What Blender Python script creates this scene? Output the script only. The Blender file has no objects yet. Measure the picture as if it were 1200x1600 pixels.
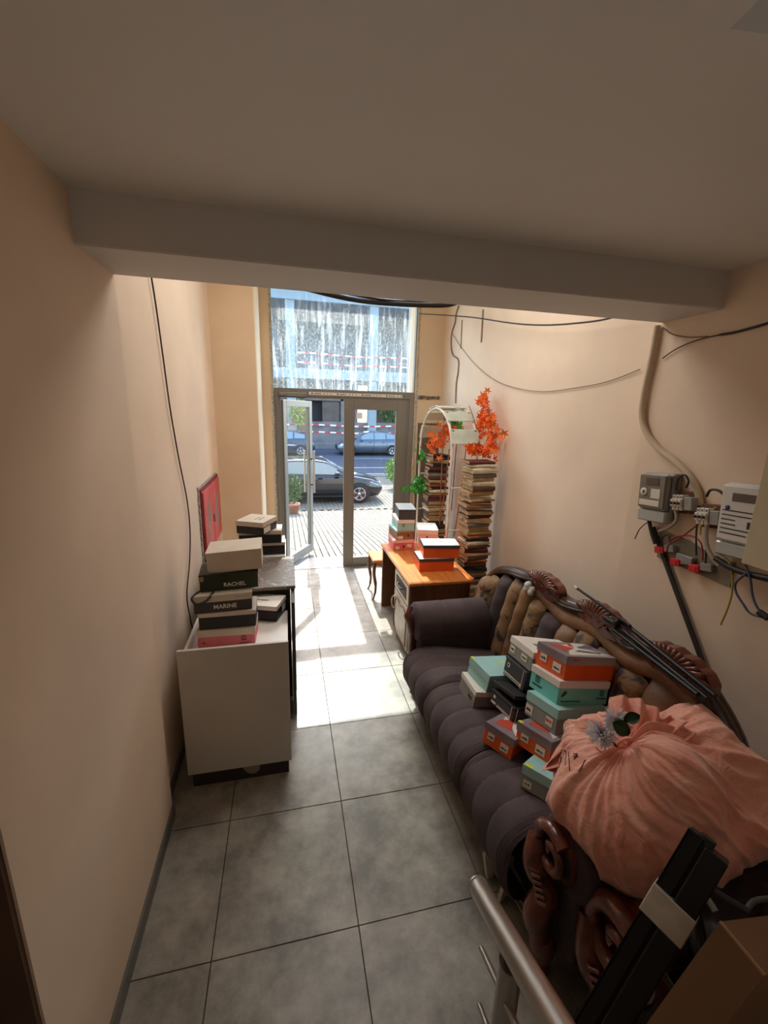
import bpy, math, random
import numpy as np
from mathutils import Vector, Matrix, Euler
random.seed(7)
PI = math.pi
SC = bpy.context.scene
COL = SC.collection

# ---------------------------------------------------------------- camera
cam_d = bpy.data.cameras.new('camera'); cam = bpy.data.objects.new('camera', cam_d); COL.objects.link(cam)
SC.camera = cam
cam_d.sensor_fit = 'HORIZONTAL'; cam_d.sensor_width = 36.0; cam_d.lens = 36.0 * 661.23 / 1200.0
cam_d.clip_start = 0.02; cam_d.clip_end = 400
yaw, pitch, roll = math.radians(13.12), math.radians(13.485), math.radians(1.609)
fw = Vector((math.sin(yaw) * math.cos(pitch), math.cos(yaw) * math.cos(pitch), -math.sin(pitch)))
r0 = Vector((math.cos(yaw), -math.sin(yaw), 0)); u0 = r0.cross(fw)
rr = r0 * math.cos(roll) + u0 * math.sin(roll); uu = -r0 * math.sin(roll) + u0 * math.cos(roll)
M = Matrix((rr, uu, -fw)).transposed().to_4x4(); M.translation = Vector((0, 0, 2.15)); cam.matrix_world = M

# ---------------------------------------------------------------- world, sun, added fill lights, exposure
W = bpy.data.worlds.new('world'); SC.world = W; W.use_nodes = True
nt = W.node_tree; bg = nt.nodes['Background']
sky = nt.nodes.new('ShaderNodeTexSky'); sky.sky_type = 'NISHITA'; sky.sun_disc = False
sky.sun_elevation = math.radians(47.4); sky.sun_rotation = math.radians(1.0); sky.air_density = 1.0; sky.dust_density = 2.0; sky.altitude = 50
nt.links.new(sky.outputs[0], bg.inputs[0]); bg.inputs[1].default_value = 0.58
sd = bpy.data.lights.new('sun', 'SUN'); sun = bpy.data.objects.new('sun', sd); COL.objects.link(sun)
sd.energy = 4.2; sd.angle = math.radians(0.55); sd.color = (1.0, 0.955, 0.88)
sun.rotation_euler = Vector((-0.02, -0.92, -1.0)).to_track_quat('-Z', 'Y').to_euler()
sun.location = (0, 20, 22)
al = bpy.data.lights.new('stair_fill_light', 'AREA'); ao = bpy.data.objects.new('stair_fill_light', al); COL.objects.link(ao)  # added fill light behind the camera, aimed up to brighten the ceiling
al.shape = 'RECTANGLE'; al.size = 1.2; al.size_y = 0.6; al.energy = 3.5; al.color = (1.0, 0.96, 0.91); ao.location = (0.2, -1.3, 1.9)
ao.rotation_euler = (math.radians(180), 0, 0)
fl2 = bpy.data.lights.new('front_fill_light', 'AREA'); fo = bpy.data.objects.new('front_fill_light', fl2); COL.objects.link(fo)  # unseen fill light added above the beam to brighten floor and walls
fl2.shape = 'RECTANGLE'; fl2.size = 1.6; fl2.size_y = 1.0; fl2.energy = 13; fl2.color = (1.0, 0.98, 0.95); fo.location = (0.7, 3.2, 3.70)
SC.view_settings.view_transform = 'Standard'; SC.view_settings.look = 'None'
SC.view_settings.exposure = 1.28; SC.view_settings.gamma = 1.0; SC.view_settings.use_curve_mapping = False
try:
    SC.cycles.max_bounces = 12; SC.cycles.diffuse_bounces = 7; SC.cycles.transparent_max_bounces = 16
    SC.cycles.use_denoising = True; SC.cycles.sample_clamp_indirect = 6.0
    SC.cycles.caustics_reflective = False; SC.cycles.caustics_refractive = False
except Exception: pass

# ---------------------------------------------------------------- materials
def s2l(c): return c / 12.92 if c <= 0.04045 else ((c + 0.055) / 1.055) ** 2.4
def rgb(r, g, b): return (s2l(r / 255), s2l(g / 255), s2l(b / 255), 1)
MATS = {}
def mat(name, col, rough=0.6, metal=0.0, var=0.0, scale=8.0, bump=0.0, bscale=60.0, col2=None, coord='Object', spec=0.5, stretch=None, detail=5.0, coat=0.0, lo=0.35, hi=0.65, sheen=0.0):
    if name in MATS: return MATS[name]
    m = bpy.data.materials.new(name); m.use_nodes = True; t = m.node_tree; N = t.nodes; L = t.links
    p = N['Principled BSDF']; p.inputs['Base Color'].default_value = rgb(*col); p.inputs['Roughness'].default_value = rough
    p.inputs['Metallic'].default_value = metal; p.inputs['Specular IOR Level'].default_value = spec
    if coat: p.inputs['Coat Weight'].default_value = coat; p.inputs['Coat Roughness'].default_value = 0.08
    if sheen: p.inputs['Sheen Weight'].default_value = sheen
    tc = None
    def C():
        if coord == 'World':
            g = N.new('ShaderNodeNewGeometry'); o = g.outputs['Position']
        else:
            g = N.new('ShaderNodeTexCoord'); o = g.outputs['Object']
        if stretch:
            mp = N.new('ShaderNodeMapping'); mp.inputs['Scale'].default_value = stretch; L.new(o, mp.inputs[0]); o = mp.outputs[0]
        return o
    if var or col2:
        c = C(); n = N.new('ShaderNodeTexNoise'); n.inputs['Scale'].default_value = scale; n.inputs['Detail'].default_value = detail; n.inputs['Roughness'].default_value = .70 if detail > 11 else .5; L.new(c, n.inputs['Vector'])
        r = N.new('ShaderNodeValToRGB'); L.new(n.outputs['Fac'], r.inputs[0])
        if col2: a, b = rgb(*col), rgb(*col2)
        else:
            a = rgb(*[max(0, x * (1 - var)) for x in col]); b = rgb(*[min(255, x * (1 + var)) for x in col])
        r.color_ramp.elements[0].position = lo; r.color_ramp.elements[0].color = a
        r.color_ramp.elements[1].position = hi; r.color_ramp.elements[1].color = b
        L.new(r.outputs[0], p.inputs['Base Color'])
    if bump:
        c = C(); n = N.new('ShaderNodeTexNoise'); n.inputs['Scale'].default_value = bscale; n.inputs['Detail'].default_value = 4; L.new(c, n.inputs['Vector'])
        bp = N.new('ShaderNodeBump'); bp.inputs['Strength'].default_value = bump; bp.inputs['Distance'].default_value = 0.01
        L.new(n.outputs['Fac'], bp.inputs['Height']); L.new(bp.outputs[0], p.inputs['Normal'])
    MATS[name] = m; return m

def wood(name, a, b, rough=0.35, stretch=(12, 2, 12), scale=3.0, coat=0.3):
    if name in MATS: return MATS[name]
    m = mat(name, a, rough, col2=b, scale=scale, stretch=stretch, detail=8, coat=coat, bump=0.15, bscale=8); return m

def glass_mat(name, tint=(0.93, 0.97, 0.96), refl=1.0, dirt=0.0):
    if name in MATS: return MATS[name]
    m = bpy.data.materials.new(name); m.use_nodes = True; t = m.node_tree; N = t.nodes; L = t.links
    N.remove(N['Principled BSDF']); out = N['Material Output']
    tr = N.new('ShaderNodeBsdfTransparent'); tr.inputs[0].default_value = (*tint, 1)
    gl = N.new('ShaderNodeBsdfGlossy'); gl.inputs['Roughness'].default_value = 0.02
    lwt = N.new('ShaderNodeLayerWeight'); lwt.inputs[0].default_value = 0.5; pw = N.new('ShaderNodeMath'); pw.operation = 'POWER'; pw.inputs[1].default_value = 5.0; L.new(lwt.outputs['Facing'], pw.inputs[0]); fr = N.new('ShaderNodeMath'); fr.operation = 'MULTIPLY_ADD'; fr.inputs[1].default_value = 0.9; fr.inputs[2].default_value = 0.03; L.new(pw.outputs[0], fr.inputs[0])
    mu = N.new('ShaderNodeMath'); mu.operation = 'MULTIPLY'; mu.inputs[1].default_value = refl; L.new(fr.outputs[0], mu.inputs[0])
    mx = N.new('ShaderNodeMixShader'); L.new(mu.outputs[0], mx.inputs[0]); L.new(tr.outputs[0], mx.inputs[1]); L.new(gl.outputs[0], mx.inputs[2])
    last = mx.outputs[0]
    if dirt:
        tc = N.new('ShaderNodeTexCoord'); mp = N.new('ShaderNodeMapping'); mp.inputs['Scale'].default_value = (1, 1, 0.09); L.new(tc.outputs['Object'], mp.inputs[0])
        n1 = N.new('ShaderNodeTexNoise'); n1.inputs['Scale'].default_value = 26; n1.inputs['Detail'].default_value = 6; n1.inputs['Distortion'].default_value = 0.6; L.new(mp.outputs[0], n1.inputs['Vector'])
        r1 = N.new('ShaderNodeValToRGB'); r1.color_ramp.elements[0].position = 0.5; r1.color_ramp.elements[1].position = 0.68; L.new(n1.outputs['Fac'], r1.inputs[0])
        mp2 = N.new('ShaderNodeMapping'); mp2.inputs['Scale'].default_value = (1, 1, 0.45); L.new(tc.outputs['Object'], mp2.inputs[0])
        n2 = N.new('ShaderNodeTexNoise'); n2.inputs['Scale'].default_value = 85; n2.inputs['Detail'].default_value = 3; L.new(mp2.outputs[0], n2.inputs['Vector'])
        r2 = N.new('ShaderNodeValToRGB'); r2.color_ramp.elements[0].position = 0.46; r2.color_ramp.elements[1].position = 0.62; L.new(n2.outputs['Fac'], r2.inputs[0])
        ad = N.new('ShaderNodeMath'); ad.operation = 'MULTIPLY_ADD'; ad.inputs[1].default_value = 0.10; L.new(r1.outputs[0], ad.inputs[0])
        m2 = N.new('ShaderNodeMath'); m2.operation = 'MULTIPLY_ADD'; m2.inputs[1].default_value = 0.06; m2.inputs[2].default_value = dirt; L.new(r2.outputs[0], m2.inputs[0]); L.new(m2.outputs[0], ad.inputs[2])
        tl = N.new('ShaderNodeBsdfTranslucent'); tl.inputs[0].default_value = (0.86, 0.95, 0.98, 1)
        mx2 = N.new('ShaderNodeMixShader'); L.new(ad.outputs[0], mx2.inputs[0]); L.new(last, mx2.inputs[1]); L.new(tl.outputs[0], mx2.inputs[2]); last = mx2.outputs[0]
    L.new(last, out.inputs[0]); MATS[name] = m; return m

# ---------------------------------------------------------------- mesh builder
class MB:
    def __init__(s): s.v = []; s.f = []; s.m = []; s.sm = []
    def add(s, vs, fs, mi=0, smooth=False, T=None):
        b = len(s.v)
        if T is not None: vs = [T @ Vector(v) for v in vs]
        s.v += [tuple(v) for v in vs]
        for f in fs: s.f.append(tuple(b + i for i in f)); s.m.append(mi); s.sm.append(smooth)
        return s
    def box(s, x0, x1, y0, y1, z0, z1, mi=0, T=None, c=0.0):
        if x0 > x1: x0, x1 = x1, x0
        if y0 > y1: y0, y1 = y1, y0
        if z0 > z1: z0, z1 = z1, z0
        if c <= 0:
            vs = [(x, y, z) for x in (x0, x1) for y in (y0, y1) for z in (z0, z1)]
            fs = [(0, 1, 3, 2), (4, 6, 7, 5), (0, 4, 5, 1), (2, 3, 7, 6), (0, 2, 6, 4), (1, 5, 7, 3)]
            return s.add(vs, fs, mi, False, T)
        c = min(c, (x1 - x0) * .45, (y1 - y0) * .45, (z1 - z0) * .45)
        vs = []; idx = {}
        X = (x0, x1); Y = (y0, y1); Z = (z0, z1)
        for i in (0, 1):
            for j in (0, 1):
                for k in (0, 1):
                    for a in (0, 1, 2):
                        p = [X[i], Y[j], Z[k]]
                        for b in (0, 1, 2):
                            if b != a: p[b] += c * (1 if (i, j, k)[b] == 0 else -1)
                        idx[(i, j, k, a)] = len(vs); vs.append(tuple(p))
        fs = []
        for a in (0, 1, 2):
            b, d = [(1, 2), (2, 0), (0, 1)][a]
            for side in (0, 1):
                q = []
                for (u, w) in ((0, 0), (1, 0), (1, 1), (0, 1)):
                    t = [0, 0, 0]; t[a] = side; t[b] = u; t[d] = w; q.append(idx[(*t, a)])
                fs.append(tuple(q if side else q[::-1]))
            for u in (0, 1):
                for w in (0, 1):
                    t0 = [0, 0, 0]; t1 = [1, 1, 1]; t0[a] = 0; t1[a] = 1
                    t0[b] = t1[b] = u; t0[d] = t1[d] = w
                    q = [idx[(*t0, b)], idx[(*t1, b)], idx[(*t1, d)], idx[(*t0, d)]]
                    fs.append(tuple(q if (u ^ w) == 0 else q[::-1]) if True else None)
        for i in (0, 1):
            for j in (0, 1):
                for k in (0, 1):
                    q = [idx[(i, j, k, 0)], idx[(i, j, k, 1)], idx[(i, j, k, 2)]]
                    fs.append(tuple(q if (i + j + k) % 2 else q[::-1]))
        return s.add(vs, fs, mi, False, T)
    def tube(s, pts, r, n=8, mi=0, cap=True, T=None, flat=None):
        P = [Vector(p) for p in pts]; k = len(P); R = r if isinstance(r, (list, tuple)) else [r] * k
        tan = [(P[min(i + 1, k - 1)] - P[max(i - 1, 0)]).normalized() for i in range(k)]
        a = Vector((0, 0, 1)) if abs(tan[0].z) < .9 else Vector((1, 0, 0))
        nrm = (a - tan[0] * a.dot(tan[0])).normalized(); vs = []
        for i in range(k):
            nrm = (nrm - tan[i] * nrm.dot(tan[i])); nrm = nrm.normalized() if nrm.length > 1e-6 else tan[i].orthogonal().normalized()
            b = tan[i].cross(nrm)
            for j in range(n):
                t = 2 * PI * j / n; vs.append(P[i] + (nrm * math.cos(t) * (flat or 1) + b * math.sin(t)) * R[i])
        fs = [(i * n + j, i * n + (j + 1) % n, (i + 1) * n + (j + 1) % n, (i + 1) * n + j) for i in range(k - 1) for j in range(n)]
        s.add(vs, fs, mi, True, T)
        if cap:
            s.add(vs[:n], [tuple(range(n))[::-1]], mi, False, T); s.add(vs[-n:], [tuple(range(n))], mi, False, T)
        return s
    def lathe(s, prof, c=(0, 0, 0), n=20, mi=0, T=None, smooth=True):
        vs = [(c[0] + r * math.cos(2 * PI * j / n), c[1] + r * math.sin(2 * PI * j / n), c[2] + z) for r, z in prof for j in range(n)]
        fs = [(i * n + j, i * n + (j + 1) % n, (i + 1) * n + (j + 1) % n, (i + 1) * n + j) for i in range(len(prof) - 1) for j in range(n)]
        return s.add(vs, fs, mi, smooth, T)
    def grid(s, fn, nu, nv, mi=0, cu=False, cv=False, smooth=True, T=None):
        vs = [fn(i / (nu if cu else nu - 1), j / (nv if cv else nv - 1)) for i in range(nu) for j in range(nv)]
        fs = []
        for i in range(nu if cu else nu - 1):
            for j in range(nv if cv else nv - 1):
                a = i * nv + j; b = ((i + 1) % nu) * nv + j; c = ((i + 1) % nu) * nv + (j + 1) % nv; d = i * nv + (j + 1) % nv
                fs.append((a, b, c, d))
        return s.add(vs, fs, mi, smooth, T)
    def prism(s, poly, o, u, v, w, mi=0):   # poly 2d extruded: o + a*u + b*v , thickness vector w
        o, u, v, w = map(Vector, (o, u, v, w)); n = len(poly)
        a = [o + u * p[0] + v * p[1] for p in poly]; b = [p + w for p in a]
        fs = [tuple(range(n))[::-1], tuple(range(n, 2 * n))] + [(i, (i + 1) % n, n + (i + 1) % n, n + i) for i in range(n)]
        return s.add(a + b, fs, mi)
    def sphere(s, c, r, n=12, mi=0, T=None, sq=(1, 1, 1)):
        return s.grid(lambda a, b: (c[0] + sq[0] * r * math.sin(PI * a) * math.cos(2 * PI * b), c[1] + sq[1] * r * math.sin(PI * a) * math.sin(2 * PI * b), c[2] + sq[2] * r * math.cos(PI * a)), n, n, mi, cv=True, T=T)

def mk(name, mb, mats, parent=None, local=False, fix=True):
    """link a mesh; a part of an Empty is given in world coordinates unless local"""
    me = bpy.data.meshes.new(name)
    off = Vector((0, 0, 0))
    if parent is not None and not local:
        p = parent
        while p is not None: off += p.location; p = p.parent
    vs = [(v[0] - off.x, v[1] - off.y, v[2] - off.z) for v in mb.v]
    loc = None
    if parent is None and vs:
        a = np.array(vs); lo = a.min(0); hi = a.max(0); loc = ((lo[0] + hi[0]) / 2, (lo[1] + hi[1]) / 2, lo[2])
        vs = (a - np.array(loc)).tolist()
    me.from_pydata(vs, [], mb.f)
    if not isinstance(mats, (list, tuple)): mats = [mats]
    for m in mats: me.materials.append(m)
    me.polygons.foreach_set('material_index', mb.m); me.polygons.foreach_set('use_smooth', mb.sm); me.update()
    o = bpy.data.objects.new(name, me); COL.objects.link(o)
    if parent is not None: o.parent = parent
    elif loc: o.location = loc
    if fix:
        import bmesh
        bm = bmesh.new(); bm.from_mesh(me); bmesh.ops.recalc_face_normals(bm, faces=bm.faces); bm.to_mesh(me); bm.free()
    return o
def tag(o, label=None, cat=None, group=None, kind=None):
    if label: o['label'] = label
    if cat: o['category'] = cat
    if group: o['group'] = group
    if kind: o['kind'] = kind
    return o
def empty(name, loc, label=None, cat=None, group=None, kind=None, parent=None, rot=None):
    o = bpy.data.objects.new(name, None); o.empty_display_size = .05; COL.objects.link(o); o.location = loc
    if parent is not None: o.parent = parent
    if rot is not None: o.rotation_euler = rot
    return tag(o, label, cat, group, kind)
def inst(src, name=None, parent=None, loc=None, rot=None):
    o = src.copy(); COL.objects.link(o)
    if name: o.name = name
    if parent is not None: o.parent = parent
    if loc is not None: o.location = loc
    if rot is not None: o.rotation_euler = rot
    return o
def smooth_path(pts, k=6):
    P = [Vector(p) for p in pts]; out = []
    for i in range(len(P) - 1):
        a = P[max(i - 1, 0)]; b = P[i]; c = P[i + 1]; d = P[min(i + 2, len(P) - 1)]
        for j in range(k):
            t = j / k; out.append(0.5 * ((2 * b) + (c - a) * t + (2 * a - 5 * b + 4 * c - d) * t * t + (-a + 3 * b - 3 * c + d) * t ** 3))
    out.append(P[-1]); return out
_tm = {}
def text_mesh(txt, size, ext=0.0006, bold=False):
    cu = bpy.data.curves.new('t', 'FONT'); cu.body = txt; cu.size = size; cu.extrude = ext; cu.align_x = 'CENTER'; cu.align_y = 'CENTER'
    if bold: cu.offset = size * 0.02
    cu.resolution_u = 3
    o = bpy.data.objects.new('t', cu); COL.objects.link(o); dg = bpy.context.evaluated_depsgraph_get()
    me = bpy.data.meshes.new_from_object(o.evaluated_get(dg)); bpy.data.objects.remove(o); bpy.data.curves.remove(cu)
    return me
def lettering(txt, size, m, parent, loc, rot, name='lettering', bold=False, T=None):
    me = text_mesh(txt, size, bold=bold); me.materials.clear(); me.materials.append(m); me.name = name
    o = bpy.data.objects.new(name, me); COL.objects.link(o); o.parent = parent
    if T is not None: o.matrix_local = T
    else: o.location = loc; o.rotation_euler = rot
    return o

# ================================================================ THE SETTING
peach = mat('wall_paint', (233, 211, 187), 0.75, var=0.03, scale=1.3, bump=0.06, bscale=14, coord='World')
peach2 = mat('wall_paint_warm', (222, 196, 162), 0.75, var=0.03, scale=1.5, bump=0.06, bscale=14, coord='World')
cream = mat('wall_plaster_cream', (240, 226, 198), 0.8, var=0.02, scale=3, coord='World')
white_c = mat('ceiling_paint', (226, 224, 219), 0.62, var=0.015, scale=0.9, bump=0.05, bscale=6, coord='World')
grout = mat('grout', (78, 76, 72), 0.9)
tile_m = mat('concrete_look_tile', (114, 110, 102), 0.34, col2=(160, 153, 141), scale=4.2, detail=12, bump=0.03, bscale=25, coord='World', lo=0.38, hi=0.62, spec=0.28)
sill_m = mat('granite_sill', (140, 138, 133), 0.5, var=0.1, scale=60, coord='World')

XL, XR, YD = -0.69, 2.04, 5.56
# floor with single tiles
tag(mk('floor', MB().box(-2.6, 2.2, -2.6, 5.66, -0.12, -0.010), grout), kind='structure')
FLO = bpy.data.objects['floor']
TX0, TY0, TW, TD = 0.2487, 1.3283, 0.5934, 0.6078
tb = MB().box(0, TW - .0035, 0, TD - .0035, -0.012, 0.0, c=0.0012)
tile0 = mk('tile', tb, tile_m, FLO, local=True)
tile0.location = (0, 0, 0)
first = True
for i in range(-5, 4):
    for j in range(-6, 8):
        x = TX0 + i * TW + .002; y = TY0 + j * TD + .002
        if x + TW < -2.6 or x > XR or y > 5.6: continue
        if x + TW < XL and y + TD > 0.92: continue
        if x < XL and y > 0.9 or x + TW > XR or y + TD > 5.6 or (x < -0.645 and y + TD > 0.92):
            o = mk('tile', MB().box(0, min(x + TW - .004, XR - .001) - x if True else 0, 0, min(TD - .004, 5.58 - y), -0.012, 0, c=0.0012), tile_m, FLO, local=True)
        else:
            o = tile0 if first else inst(tile0, 'tile', FLO); first = False
        o.location = (x - FLO.location.x, y - FLO.location.y, -FLO.location.z + random.uniform(-.0004, .0002))

def struct(name, mb, m): return tag(mk(name, mb, m), kind='structure')
# left side
struct('wall_left', MB().box(-2.6, -0.645, 0.92, 2.03, 0, 2.8).box(-2.6, XL, 2.03, 5.9, 0, 3.75), peach)
struct('wall_left_stair', MB().box(-2.7, -2.6, -2.6, 5.6, 0, 2.8), peach)
struct('wall_right', MB().box(1.955, 2.25, -2.6, 2.05, 0, 3.75).box(XR, 2.25, 2.05, 5.9, 0, 3.75), peach)
struct('wall_back', MB().box(-2.7, 2.25, -2.7, -2.6, 0, 2.8), peach)
# pier at the left of the door, then the jamb
pier = MB().box(XL, -0.275, 4.62, 5.5, 0, 3.75)
struct('wall_front_left_pier', pier, peach2)
struct('wall_front', MB().box(-0.275, -0.15, 5.50, 5.9, 0, 3.75).box(XL, -0.275, 5.5, 5.9, 0, 3.75).box(1.67, XR, YD, 5.9, 0, 3.75).box(-0.15, 1.67, YD, 5.9, 3.62, 3.75), peach2)
tag(mk('trim_1', MB().box(-0.278, -0.268, 4.618, 5.49, 0.0, 3.75), cream), kind='structure')
# rough plaster seams round the door frame
rough_pl = mat('rough_mortar', (150, 142, 130), 0.95, col2=(205, 198, 186), scale=60, bump=0.8, bscale=90)
def ragged(x, y, z0, z1, w, seed):
    random.seed(seed); mb = MB(); n = 60; z = z0
    L = []; Rr = []
    for i in range(n + 1):
        z = z0 + (z1 - z0) * i / n; L.append((x - w * random.uniform(.5, 1), y, z)); Rr.append((x + w * random.uniform(.4, .9), y, z))
    vs = L + Rr + [(a, b - .008, c) for a, b, c in L] + [(a, b - .008, c) for a, b, c in Rr]; n1 = n + 1
    fs = []
    for i in range(n):
        fs += [(2 * n1 + i, 2 * n1 + i + 1, 3 * n1 + i + 1, 3 * n1 + i), (i, i + 1, 2 * n1 + i + 1, 2 * n1 + i), (n1 + i, 3 * n1 + i, 3 * n1 + i + 1, n1 + i + 1)]
    return mb.add(vs, fs)
tag(mk('trim_2', ragged(-0.148, 5.498, 0, 3.6, .016, 3), rough_pl), kind='structure')
tag(mk('trim_3', ragged(1.69, 5.558, 0, 3.6, .018, 4), rough_pl), kind='structure')
gap_m = mat('wall_gap', (70, 58, 48), 0.95, col2=(165, 150, 132), scale=40, bump=.6)
gp = MB()
random.seed(5)
for i in range(10): gp.box(1.71 + i * .03, 1.745 + i * .03, 5.553, 5.561, 2.315 - random.uniform(0, .012), 2.345 + random.uniform(0, .012))
tag(mk('trim_4', gp, gap_m), kind='structure')
panel_br = mat('brown_panel', (98, 84, 74), 0.6, var=.06, scale=4)
tag(mk('trim_5', MB().box(1.73, 2.03, 5.54, 5.56, 0, 2.0), panel_br), kind='structure')
# ceilings and the beam
cz = 2.8
hole = [(0.756,0.747,2.800),(0.753,0.688,2.800),(0.926,0.627,2.800),(0.900,0.614,2.800),(0.828,0.707,2.800)]
hp = [(0.756, 0.747), (0.73, 0.50), (1.20, 0.45), (1.20, 0.70)]
def ceil_near():
    mb = MB(); vs = []
    out = [(-2.7, -2.7), (2.25, -2.7), (2.25, 1.75), (-2.7, 1.75)]
    ho = [(0.73, 0.50), (1.20, 0.45), (1.20, 0.70), (0.756, 0.747)]
    for z in (cz, cz + .2):
        vs += [(x, y, z) for x, y in out + ho]
    fs = []
    for b in (0, 8):
        for i in range(4): fs.append((b + i, b + (i + 1) % 4, b + 4 + (i + 1) % 4, b + 4 + i))
    for i in range(4): fs.append((4 + i, 4 + (i + 1) % 4, 12 + (i + 1) % 4, 12 + i)); fs.append((i, (i + 1) % 4, 8 + (i + 1) % 4, 8 + i))
    mb.add(vs, fs); return mb
struct('ceiling', ceil_near(), white_c)
struct('ceiling_recess', MB().box(0.7, 1.25, 0.4, 0.8, 3.0, 3.05), mat('raw_slab', (150, 142, 130), .9, var=.1, scale=6))
struct('ceiling_front', MB().box(XL - .3, XR + .2, 2.0, 5.9, 3.75, 3.9), white_c)
beam_m = mat('beam_paint', (200, 196, 190), 0.6, var=.015, scale=1, coord='World')
struct('trim_6', MB().box(XL - .3, XR + .2, 1.70, 2.03, 2.64, 3.9, c=0.006), beam_m)
# baseboards
bb = mat('baseboard_tile', (96, 93, 88), 0.4, var=.08, scale=5, coord='World')
struct('baseboard_left', MB().box(-0.645, -0.633, 0.92, 2.03, 0, .07).box(XL, XL + .012, 2.03, 4.62, 0, .07), bb)
struct('baseboard_right', MB().box(1.943, 1.955, .3, 2.05, 0, .07).box(XR - .012, XR, 2.05, 5.54, 0, .07), bb)
# stairs the photographer stands on
struct('stair_steps', MB().box(-.9, .42, .32, .62, 0, .17).box(-.9, .42, .02, .32, 0, .34).box(-2.6, .42, -2.6, .02, 0, .51), mat('step_stone', (140, 136, 128), .4, var=.08, scale=6))

# ---------------------------------------------------------------- door wall: transom window and double door
alu = mat('grey_aluminium', (132, 126, 117), 0.42, 0.25, spec=.5)
alu_l = mat('light_grey_aluminium', (140, 143, 139), 0.38, 0.2)
alu_d = mat('dark_gasket', (40, 38, 36), .6)
steel = mat('brushed_steel', (190, 186, 180), 0.28, 0.95, bump=.05, bscale=200, stretch=(40, 1, 1))
clear = glass_mat('clear_glass', (0.95, 0.975, 0.97), 0.9)
wet = glass_mat('streaked_wet_glass', (0.90, 0.96, 0.97), 0.8, dirt=0.02)

win = empty('window_1', (0.76, 5.6, 2.39), kind='structure')
wf = MB().box(-0.15, -0.135, 5.575, 5.64, 2.39, 3.62).box(1.655, 1.67, 5.575, 5.64, 2.39, 3.62).box(-0.15, 1.67, 5.575, 5.64, 3.60, 3.62)
mk('window_frame', wf, alu_l, win)
mk('pane', MB().box(-0.137, 1.60, 5.60, 5.606, 2.392, 3.602), wet, win)
mk('pane_strip', MB().box(1.603, 1.657, 5.60, 5.606, 2.392, 3.602), clear, win)

dr = empty('door_1', (0.76, 5.6, 0), kind='structure')
fr = MB()
for a, b in ((-0.15, -0.085), (1.605, 1.67)): fr.box(a, b, 5.565, 5.66, 0, 2.39, c=.004)
fr.box(-0.085, 1.605, 5.565, 5.66, 2.30, 2.39, c=.004)
fr.box(-0.085, -0.055, 5.585, 5.64, 0, 2.30).box(1.575, 1.605, 5.585, 5.64, 0, 2.30).box(-0.055, 1.575, 5.585, 5.64, 2.275, 2.30)
mk('door_frame', fr, alu, dr)
mk('threshold', MB().box(-0.15, 1.67, 5.56, 5.70, -0.02, 0.006), alu, dr)
# closed leaf
def leaf(parent, m, w=.80, h=2.25, st=.105, top=.075, bot=.13):
    fr = MB().box(0, st, -.028, .028, .012, h, c=.004).box(w - st, w, -.028, .028, .012, h, c=.004)
    fr.box(st, w - st, -.028, .028, .012, bot, c=.004).box(st, w - st, -.028, .028, h - top, h, c=.004)
    fr.box(st, st + .012, -.02, .02, bot, h - top).box(w - st - .012, w - st, -.02, .02, bot, h - top)
    mk('leaf_frame', fr, m, parent, local=True)
lc = empty('door_leaf', (0, 0, 0), parent=dr); lc.location = (0.735 - .76, 5.612 - 5.6, 0)
leaf(lc, alu, w=.84, h=2.285, st=.13, top=.135)
g = mk('glass_pane', MB().box(.135, .705, -.003, .003, .13, 2.145), clear, lc, local=True)
st = mk('sticker', MB().box(.165, .245, -.0045, -.003, 2.035, 2.115), mat('paper_white', (240, 240, 238), .7), lc, local=True)
hd = MB()
def pull(hd, x, y, side):
    hd.tube([(x, y, .93), (x, y, 1.55)], .016, 12)
    for z in (1.05, 1.43): hd.tube([(x, 0, z), (x, y, z)], .010, 8, mi=1)
# bolts on the stile
bt = MB()
for dz in (0, .05): 
    for dx in (0, .035): bt.box(.02 + dx, .032 + dx, -.031, -.027, 2.12 + dz, 2.135 + dz)
bt.box(.036, .042, -.032, -.027, 2.17, 2.25); mk('lock_plate', bt, alu_l, lc, local=True)
# open leaf: hinged at the left, swung outwards
lo_ = empty('door_leaf', (0, 0, 0), parent=dr, rot=(0, 0, math.radians(60))); lo_.location = (-0.052 - .76, 5.655 - 5.6, 0)
leaf(lo_, alu_l, w=.80, st=.085, top=.085, bot=.14)
mk('glass_pane', MB().box(.09, .71, -.003, .003, .145, 2.165), clear, lo_, local=True)
hd = MB(); pull(hd, .745, -.075, 1); pull(hd, .745, .075, 1)
hd.v = [(a, b, c) for a, b, c in hd.v]
for o_, sg in ((lo_, 1),): mk('handle', hd, [steel, alu_d], o_, local=True)
mk('closer_arm', MB().box(0.02, .26, 5.49, 5.55, 2.29, 2.335, c=.006).box(-.06, .06, 5.50, 5.56, 2.295, 2.33, c=.004), [alu], dr)
tp = mk('protective_tape', MB().box(.29, 1.50, 5.560, 5.5645, 2.318, 2.352), mat('paper_white2', (226, 222, 214), .6), dr)
lm_ = MB(); random.seed(11)
for k in range(4):
    x = .31 + k * .32
    lm_.add([(x + .02 + .012 * math.cos(t * PI / 4), 5.5592, 2.335 + .009 * math.sin(t * PI / 4)) for t in range(8)], [tuple(range(8))])
    for q in range(6):
        lm_.box(x + .045 + q * .015, x + .056 + q * .015, 5.5590, 5.5600, 2.328, 2.328 + random.uniform(.008, .014))
    for q in range(3): lm_.box(x + .165 + q * .04, x + .178 + q * .04, 5.5590, 5.56, 2.329, 2.341)
mk('tape_print', lm_, alu_d, dr)
struct('trim_7', MB().box(-.15, 1.67, 5.66, 6.05, -0.06, -0.012), sill_m)

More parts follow.
